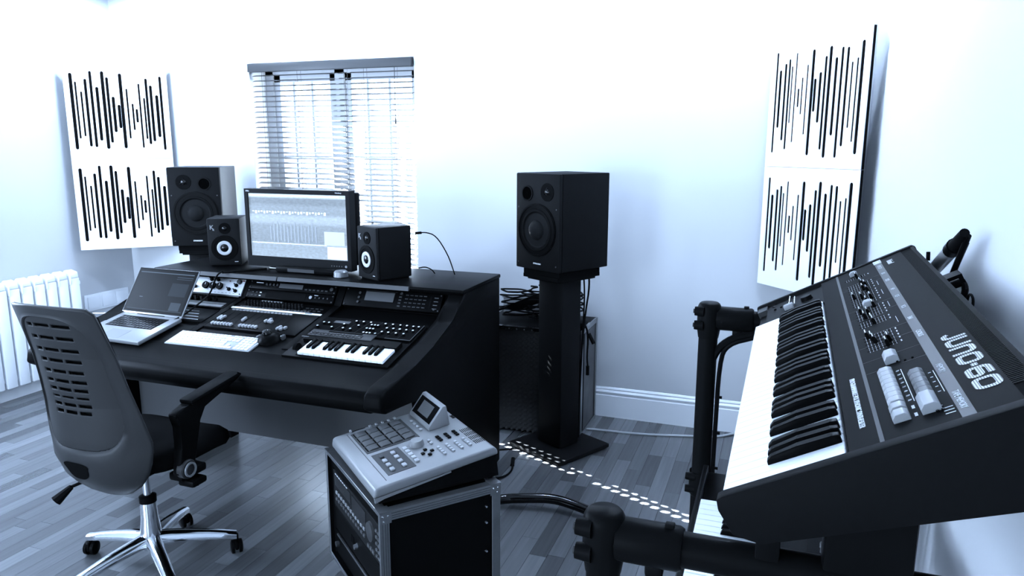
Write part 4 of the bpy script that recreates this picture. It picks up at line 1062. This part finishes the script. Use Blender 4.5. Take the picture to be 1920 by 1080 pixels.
for u in (.24, .33, .44, .56): b.box(u - .02, u + .02, .2775, .2783, 0, .0003)
b.obj('slider_legends', PR, js)
def jb(u, v, wu, wv, m, h=.010): 
    o = B().prism([(v, 0), (v, h * .55), (v + wv * .25, h), (v + wv * .75, h), (v + wv, h * .7), (v + wv, 0)], u, u + wu, 'x', bev=.0005, seg=1).obj('push_button', m, js); return o
jb(.068, .232, .014, .017, LGB); jb(.385, .236, .022, .018, LGB); jb(.345, .262, .016, .008, LGB) if 0 else None
jb(.745, .236, .034, .020, LGB, .012)
for i in range(8): jb(.812 + i * .0172, .222, .0169, .020, LGB)
for i in range(5): jb(.857 + i * .0186, .257, .0183, .019, GRYP)
jb(.954, .2215, .018, .020, LGB); jb(.978, .2215, .020, .020, LGB)
jb(.953, .254, .045, .022, LGB, .012)
b = B()
for i in range(8): b.box(.818 + i * .0172, .8195 + i * .0172, .245, .2485, 0, .0004)
for i in range(5): b.box(.865 + i * .0186, .8665 + i * .0186, .280, .2835, 0, .0004)
b.box(.815, .945, .2513, .2523, 0, .0004); b.box(.862, .945, .2863, .2871, 0, .0004)
b.box(.958, .968, .246, .2495, 0, .0004); b.box(.983, .993, .246, .2495, 0, .0004)
for i in range(3): b.box(.995 + i * .009, .996 + i * .009, .276, .287, 0, .0004)
b.obj('button_legends', PRINT, js)
for i in range(8): jt(str(i + 1), .8165 + i * .0172, .2455, .006, xs=.8)
for i in range(4): B().cyl((.992 + (i % 2) * .010, .270 + (i // 2) * .006, 0), (.992 + (i % 2) * .010, .270 + (i // 2) * .006, .003), .0018, n=8).obj('led', BLKG, js)
for u, v in ((.11, .255), (.122, .255), (.785, .262), (.785, .272), (.78, .252)): B().cyl((u, v, 0), (u, v, .002), .0016, n=8).obj('led', BLKM, js)
# bender area controls
jb2 = B().box(.118, .136, .075, .097, -.006, .006, bev=.002).obj('octave_button', LGB, js)
B().cyl((.105, .128, -.006), (.105, .128, .004), .014, .012, 20).obj('bender_knob', BLKS, js)
B().tube([(.085, .085, -.004), (.080, .095, .012)], .0015, 6).tube([(.10, .098, -.004), (.092, .105, .010)], .0015, 6).obj('bender_wires', CHR, js)
for v in (.05, .065): B().cyl((.08, v, -.006), (.08, v, -.003), .003, n=8).obj('screw', BLKM, js)
# striped logo
def stripe_material():
    m = bpy.data.materials.new('striped_print'); m.use_nodes = True; nt = m.node_tree; N = nt.nodes; L = nt.links; bq = N['Principled BSDF']; bq.inputs['Roughness'].default_value = .5
    tc = N.new('ShaderNodeTexCoord'); sx = N.new('ShaderNodeSeparateXYZ'); L.new(tc.outputs['Object'], sx.inputs[0])
    mu = N.new('ShaderNodeMath'); mu.operation = 'MULTIPLY'; mu.inputs[1].default_value = 1 / .0030; L.new(sx.outputs[1], mu.inputs[0])
    fr = N.new('ShaderNodeMath'); fr.operation = 'FRACT'; L.new(mu.outputs[0], fr.inputs[0])
    gt = N.new('ShaderNodeMath'); gt.operation = 'GREATER_THAN'; gt.inputs[1].default_value = .30; L.new(fr.outputs[0], gt.inputs[0])
    mx = N.new('ShaderNodeMix'); mx.data_type = 'RGBA'; mx.inputs[6].default_value = (.008, .008, .0085, 1); mx.inputs[7].default_value = (.34, .345, .36, 1)
    L.new(gt.outputs[0], mx.inputs[0]); L.new(mx.outputs[2], bq.inputs['Base Color']); return m
STR = stripe_material()
def stroke(b, pts, w_, closed=False):
    n = len(pts); V2 = [Vector((p[0], p[1])) for p in pts]; Lf = []; Rt = []
    for i in range(n):
        if closed: a, c_ = V2[(i - 1) % n], V2[(i + 1) % n]
        else: a, c_ = V2[max(i - 1, 0)], V2[min(i + 1, n - 1)]
        d1 = (V2[i] - a); d2 = (c_ - V2[i])
        if d1.length < 1e-9: d1 = d2
        if d2.length < 1e-9: d2 = d1
        d1.normalize(); d2.normalize(); t2 = (d1 + d2); t2.normalize(); nn = Vector((-t2.y, t2.x)); k_ = 1 / max(.5, nn.dot(Vector((-d1.y, d1.x))))
        Lf.append(V2[i] + nn * w_ / 2 * k_); Rt.append(V2[i] - nn * w_ / 2 * k_)
    m2 = n if closed else n - 1
    for i in range(m2):
        j = (i + 1) % n
        b.quad([(Lf[i].x, Lf[i].y, 0), (Rt[i].x, Rt[i].y, 0), (Rt[j].x, Rt[j].y, 0), (Lf[j].x, Lf[j].y, 0)])
gh = .031; sw = .0076
def arc(cx, cy, r, a0, a1, n=5): return [(cx + r * math.cos(math.radians(a0 + (a1 - a0) * k / n)), cy + r * math.sin(math.radians(a0 + (a1 - a0) * k / n))) for k in range(n + 1)]
def glyph(k, w_):
    h2 = sw / 2; a, d = h2, w_ - h2; lo, hi = h2, gh - h2; q = .0075
    if k == 'J': return [(arc(a + q, lo + q, q, 190, 270) + arc(d - q, lo + q, q, 270, 360) + [(d, gh)], 0)]
    if k == 'U': return [([(a, gh)] + arc(a + q, lo + q, q, 180, 270) + arc(d - q, lo + q, q, 270, 360) + [(d, gh)], 0)]
    if k == 'N': return [([(a, 0)] + arc(a + q, hi - q, q, 180, 90) + arc(d - q, hi - q, q, 90, 0) + [(d, 0)], 0)]
    if k == 'O' or k == '0': return [(arc(a + q, lo + q, q, 180, 270) + arc(d - q, lo + q, q, 270, 360) + arc(d - q, hi - q, q, 0, 90) + arc(a + q, hi - q, q, 90, 180), 1)]
    if k == '-': return [([(0, gh / 2), (w_, gh / 2)], 0)]
    if k == '6':
        m_ = lo + .0125; p_ = .005
        return [([(d, hi)] + arc(a + q, hi - q, q, 90, 180) + arc(a + q, lo + q, q, 180, 270) + arc(d - p_, lo + p_, p_, 270, 360) + arc(d - p_, m_ - p_, p_, 0, 90) + [(a, m_)], 0)]
u = .736
for k, w_ in (('J', .027), ('U', .034), ('N', .034), ('O', .037), ('-', .010), ('6', .036), ('0', .038)):
    b = B()
    for pts, cl in glyph(k, w_): stroke(b, pts, sw, bool(cl))
    b.obj('logo_letter', STR, js, Mx=T(u, .316, .0007)); u += w_ + .0042

# rear jacks and handle loops
B().box(.30, .34, DP, DP + .03, -.04, -.02).cyl((.36, DP, -.03), (.36, DP + .02, -.03), .008).obj('rear_socket', BLKS, js)
B().tube([(.17, DP, -.01), (.165, DP + .008, .006)], .004).obj('rear_switch', BLKM, js)

# ================================================================ KEYBOARD STAND
ks = thing('keyboard_stand', 'black two-tier tubular keyboard stand in the right foreground', 'keyboard stand', loc=(0, 0, 0))
TB = mat('stand_black', .0045, .4, noise=.1, nscale=200)
NP = (-.203, .945); FP = (-.153, 1.93)
for (px_, py_), zt2, nm in ((NP, 1.045, 0), (FP, 1.150, 1)):
    B().cyl((px_, py_, .03), (px_, py_, zt2 - .01), .0245, n=28).obj('post', TB, ks)
    B().lathe([(0, zt2 + .004), (.022, zt2 + .003), (.026, zt2), (.029, zt2 - .006), (.031, zt2 - .014), (.030, zt2 - .065), (.026, zt2 - .09), (0, zt2 - .09)], T(px_, py_, 0), 28).obj('tee_connector', TB, ks)
    zc_ = zt2 - .037
    B().cyl((px_, py_, zc_), (.36, py_, zc_), .0245, n=28).obj('arm_tube', TB, ks)
    B().lathe([(.030, 0), (.031, .01), (.031, .085), (.028, .09), (.025, .09)], T(px_ + .02, py_, zc_) @ R(PI / 2, 'Y'), 28).obj('arm_sleeve', TB, ks)
    B().box(px_ + .085, px_ + .098, py_ - .006, py_ + .006, zc_ + .026, zc_ + .036, bev=.002).obj('lock_tab', TB, ks)
    B().box(px_ + .06, px_ + .085, py_ - .012, py_ + .012, zc_ - .047, zc_ - .026, bev=.005).obj('lock_tab', TB, ks)
    for dz in (0, -.037):
        g_ = B().cyl((px_ - .035, py_ - .022, zt2 - .018 + dz), (px_ - .012, py_ - .022, zt2 - .018 + dz), .012, .014, 14); g_.cyl((px_ - .036, py_ - .030, zt2 - .018 + dz), (px_ - .034, py_ - .022, zt2 - .018 + dz), .005, n=8) if 0 else None
        o_ = g_.obj('clamp_boss', TB, ks)
        B().cyl((px_ - .0385, py_ - .022, zt2 - .018 + dz), (px_ - .035, py_ - .022, zt2 - .018 + dz), .006, n=8).obj('bolt', SILVD, o_)
    # lower tier
    zc_ = .655
    B().lathe([(.0245, .02), (.030, .03), (.031, -.03), (.0245, -.04)], T(px_, py_, zc_), 24).obj('tee_connector', TB, ks)
    B().cyl((px_, py_, zc_), (.36, py_, zc_), .0245, n=24).obj('arm_tube', TB, ks)
    for dz in (.018, -.018): B().cyl((px_ - .038, py_ - .018, zc_ + dz), (px_ - .012, py_ - .018, zc_ + dz), .010, .012, 12).obj('clamp_boss', TB, ks)
    B().cyl((px_, py_, .03), (.34, py_, .03), .0245, n=20).obj('foot_tube', TB, ks)
    for xx in (px_, .33): B().cyl((xx, py_, 0), (xx, py_, .03), .028, n=16).obj('rubber_foot', RUB, ks)
    B().cyl((.345, py_, .03), (.345, py_, zt2 - .037), .0245, n=20).obj('rear_post', TB, ks)
for zc_ in (.12,): B().cyl((.345, NP[1], zc_), (.345, FP[1], zc_), .0245, n=20).obj('cross_tube', TB, ks)
for (px_, py_), zz, m__ in ((NP, 1.008, 0), (FP, 1.113, 1)):
    B().box(.0, .03, py_ - (.05 if m__ else .03), py_ + (-.012 if m__ else .03), zz + .02, zz + .05 + (.0 if m__ else .03), bev=.004).obj('support_bracket', TB, ks)
    B().box(.08, .182, py_ - .03, py_ + .012, zz + .02, zz + (.055 if m__ else .12), bev=.006).obj('support_arm', TB, ks)
B().tube([(FP[0] + .01, FP[1], .99), (FP[0] + .03, FP[1] - .01, 1.04), (FP[0] + .07, FP[1] - .01, 1.07), (FP[0] + .13, FP[1] - .01, 1.085)], .010, 8, smooth=2).obj('brace', TB, ks)
t = tag(B().tube([(FP[0] + .12, FP[1] - .02, 1.075), (FP[0] + .05, FP[1] - .02, 1.05), (FP[0] + .033, FP[1] - .01, 1.0), (FP[0] + .031, FP[1], .8), (FP[0] + .030, FP[1], .6), (FP[0] + .032, FP[1], .3), (FP[0] + .05, FP[1], .02)], .006, 8, smooth=2).obj('power_cable', CABLE), 'black cable tied down the far post of the keyboard stand', 'cable')
for zz in (.90, .80, .70): B().cyl((FP[0] + .028, FP[1] - .004, zz), (FP[0] + .044, FP[1] - .004, zz), .004, n=8).obj('cable_tie', BLKM, ks)

# ================================================================ SECOND KEYBOARD
k2 = thing('lower_keyboard', 'black keyboard with white keys on the lower tier of the stand', 'keyboard', T(-.135, 1.80, .68) @ R(-PI / 2, 'Z'))
# local x runs away from far end towards the near end, local y from front to wall
B().box(0, 1.25, .0, .40, 0, .065, bev=.006).obj('body', BLKS, k2)
B().box(0, 1.25, .16, .40, .065, .10, bev=.006).obj('panel', BLKS, k2)
B().box(.015, 1.235, .0, .012, .065, .088, bev=.002).obj('front_rail', BLKS, k2)
wk = B().box(.0004, .0228, .014, .155, .066, .098, bev=.0012, seg=1).mesh('white_key', KEYW)
for i in range(42): put(wk, 'white_key', k2, Mx=T(.225 + i * .0235, 0, 0))
bk = B().prism([(.066, .098), (.070, .108), (.15, .110), (.155, .098)], -.0055, .0055, 'x', bev=.001).mesh('black_key', KEYB)
for i in range(42):
    if i % 7 in (1, 2, 4, 5, 6): put(bk, 'black_key', k2, Mx=T(.225 + i * .0235, 0, 0))
for i in range(5): B().cyl((.36 + i * .02, .26, .10), (.36 + i * .02, .26, .112), .007, n=12).obj('knob', GRYP, k2)
B().box(.32, .48, .23, .29, .10, .102).obj('control_strip', CHG, k2)
B().box(.40, .44, .30, .33, .10, .103).obj('display', LCD, k2)

# ================================================================ MIC STAND AT RIGHT WALL
t = thing('microphone_stand', 'folded grey and black microphone stand leaning on the right wall', 'microphone stand', loc=(0, 0, 0))
B().tube([(.34, 1.628, 1.388), (.34, 1.66, 1.371), (.34, 1.70, 1.352)], [.009, .014], 12).obj('rubber_tip', RUB, t)
B().cyl((.34, 1.695, 1.354), (.34, 1.725, 1.341), .0165, n=16).obj('collar', BLKS, t)
B().cyl((.34, 1.72, 1.343), (.34, 1.95, 1.247), .0145, n=16).obj('grey_tube', GTUBE, t)
B().cyl((.348, 1.635, 1.382), (.338, 1.74, 1.24), .006, n=10).obj('leg', BLKS, t)
B().cyl((.352, 1.66, 1.365), (.342, 1.76, 1.24), .005, n=10).obj('leg', BLKS, t)
B().cyl((.338, 1.74, 1.245), (.352, 1.84, .0), .009, n=10).obj('leg', BLKS, t)
B().cyl((.342, 1.76, 1.245), (.352, 1.95, .0), .009, n=10).obj('leg', BLKS, t)
tag(B().tube([(.33, 1.66, 1.26), (.335, 1.65, 1.295), (.34, 1.60, 1.30), (.34, 1.56, 1.285), (.335, 1.59, 1.25)], .006, 8, smooth=2).obj('audio_plug', CABLE), 'black angled plug and cable behind the large synthesizer', 'cable')
tag(B().tube([(.34, 1.55, 1.26), (.34, 1.54, 1.285), (.34, 1.505, 1.285), (.34, 1.50, 1.262), (.335, 1.53, 1.245)], .0025, 6, smooth=2).obj('wire_loop', CABLE), 'thin wire loop behind the large synthesizer near the wall', 'cable')

# ================================================================ DOWNLIGHTS (above the frame, they give the room's light)
for k, (dx, dy, e) in enumerate(DOWN):
    t = thing('downlight', 'round white ceiling downlight ' + ['over the left corner panels', 'over the window blind', 'over the gap between window and speaker stand', 'over the right corner panels', 'over the radiator', 'added over the large synthesizer to brighten the right wall', 'added close to the right wall to light its corner', 'behind the office chair'][k], 'lamp', T(dx, dy, ZC), group='ceiling downlights')
    B().lathe([(.05, 0), (.05, -.012), (.065, -.010), (.068, 0)], n=24).obj('trim_ring', WHT, t)
    B().lathe([(.05, -.001), (.02, -.001), (0, -.001)], n=24).obj('reflector', ALU, t)
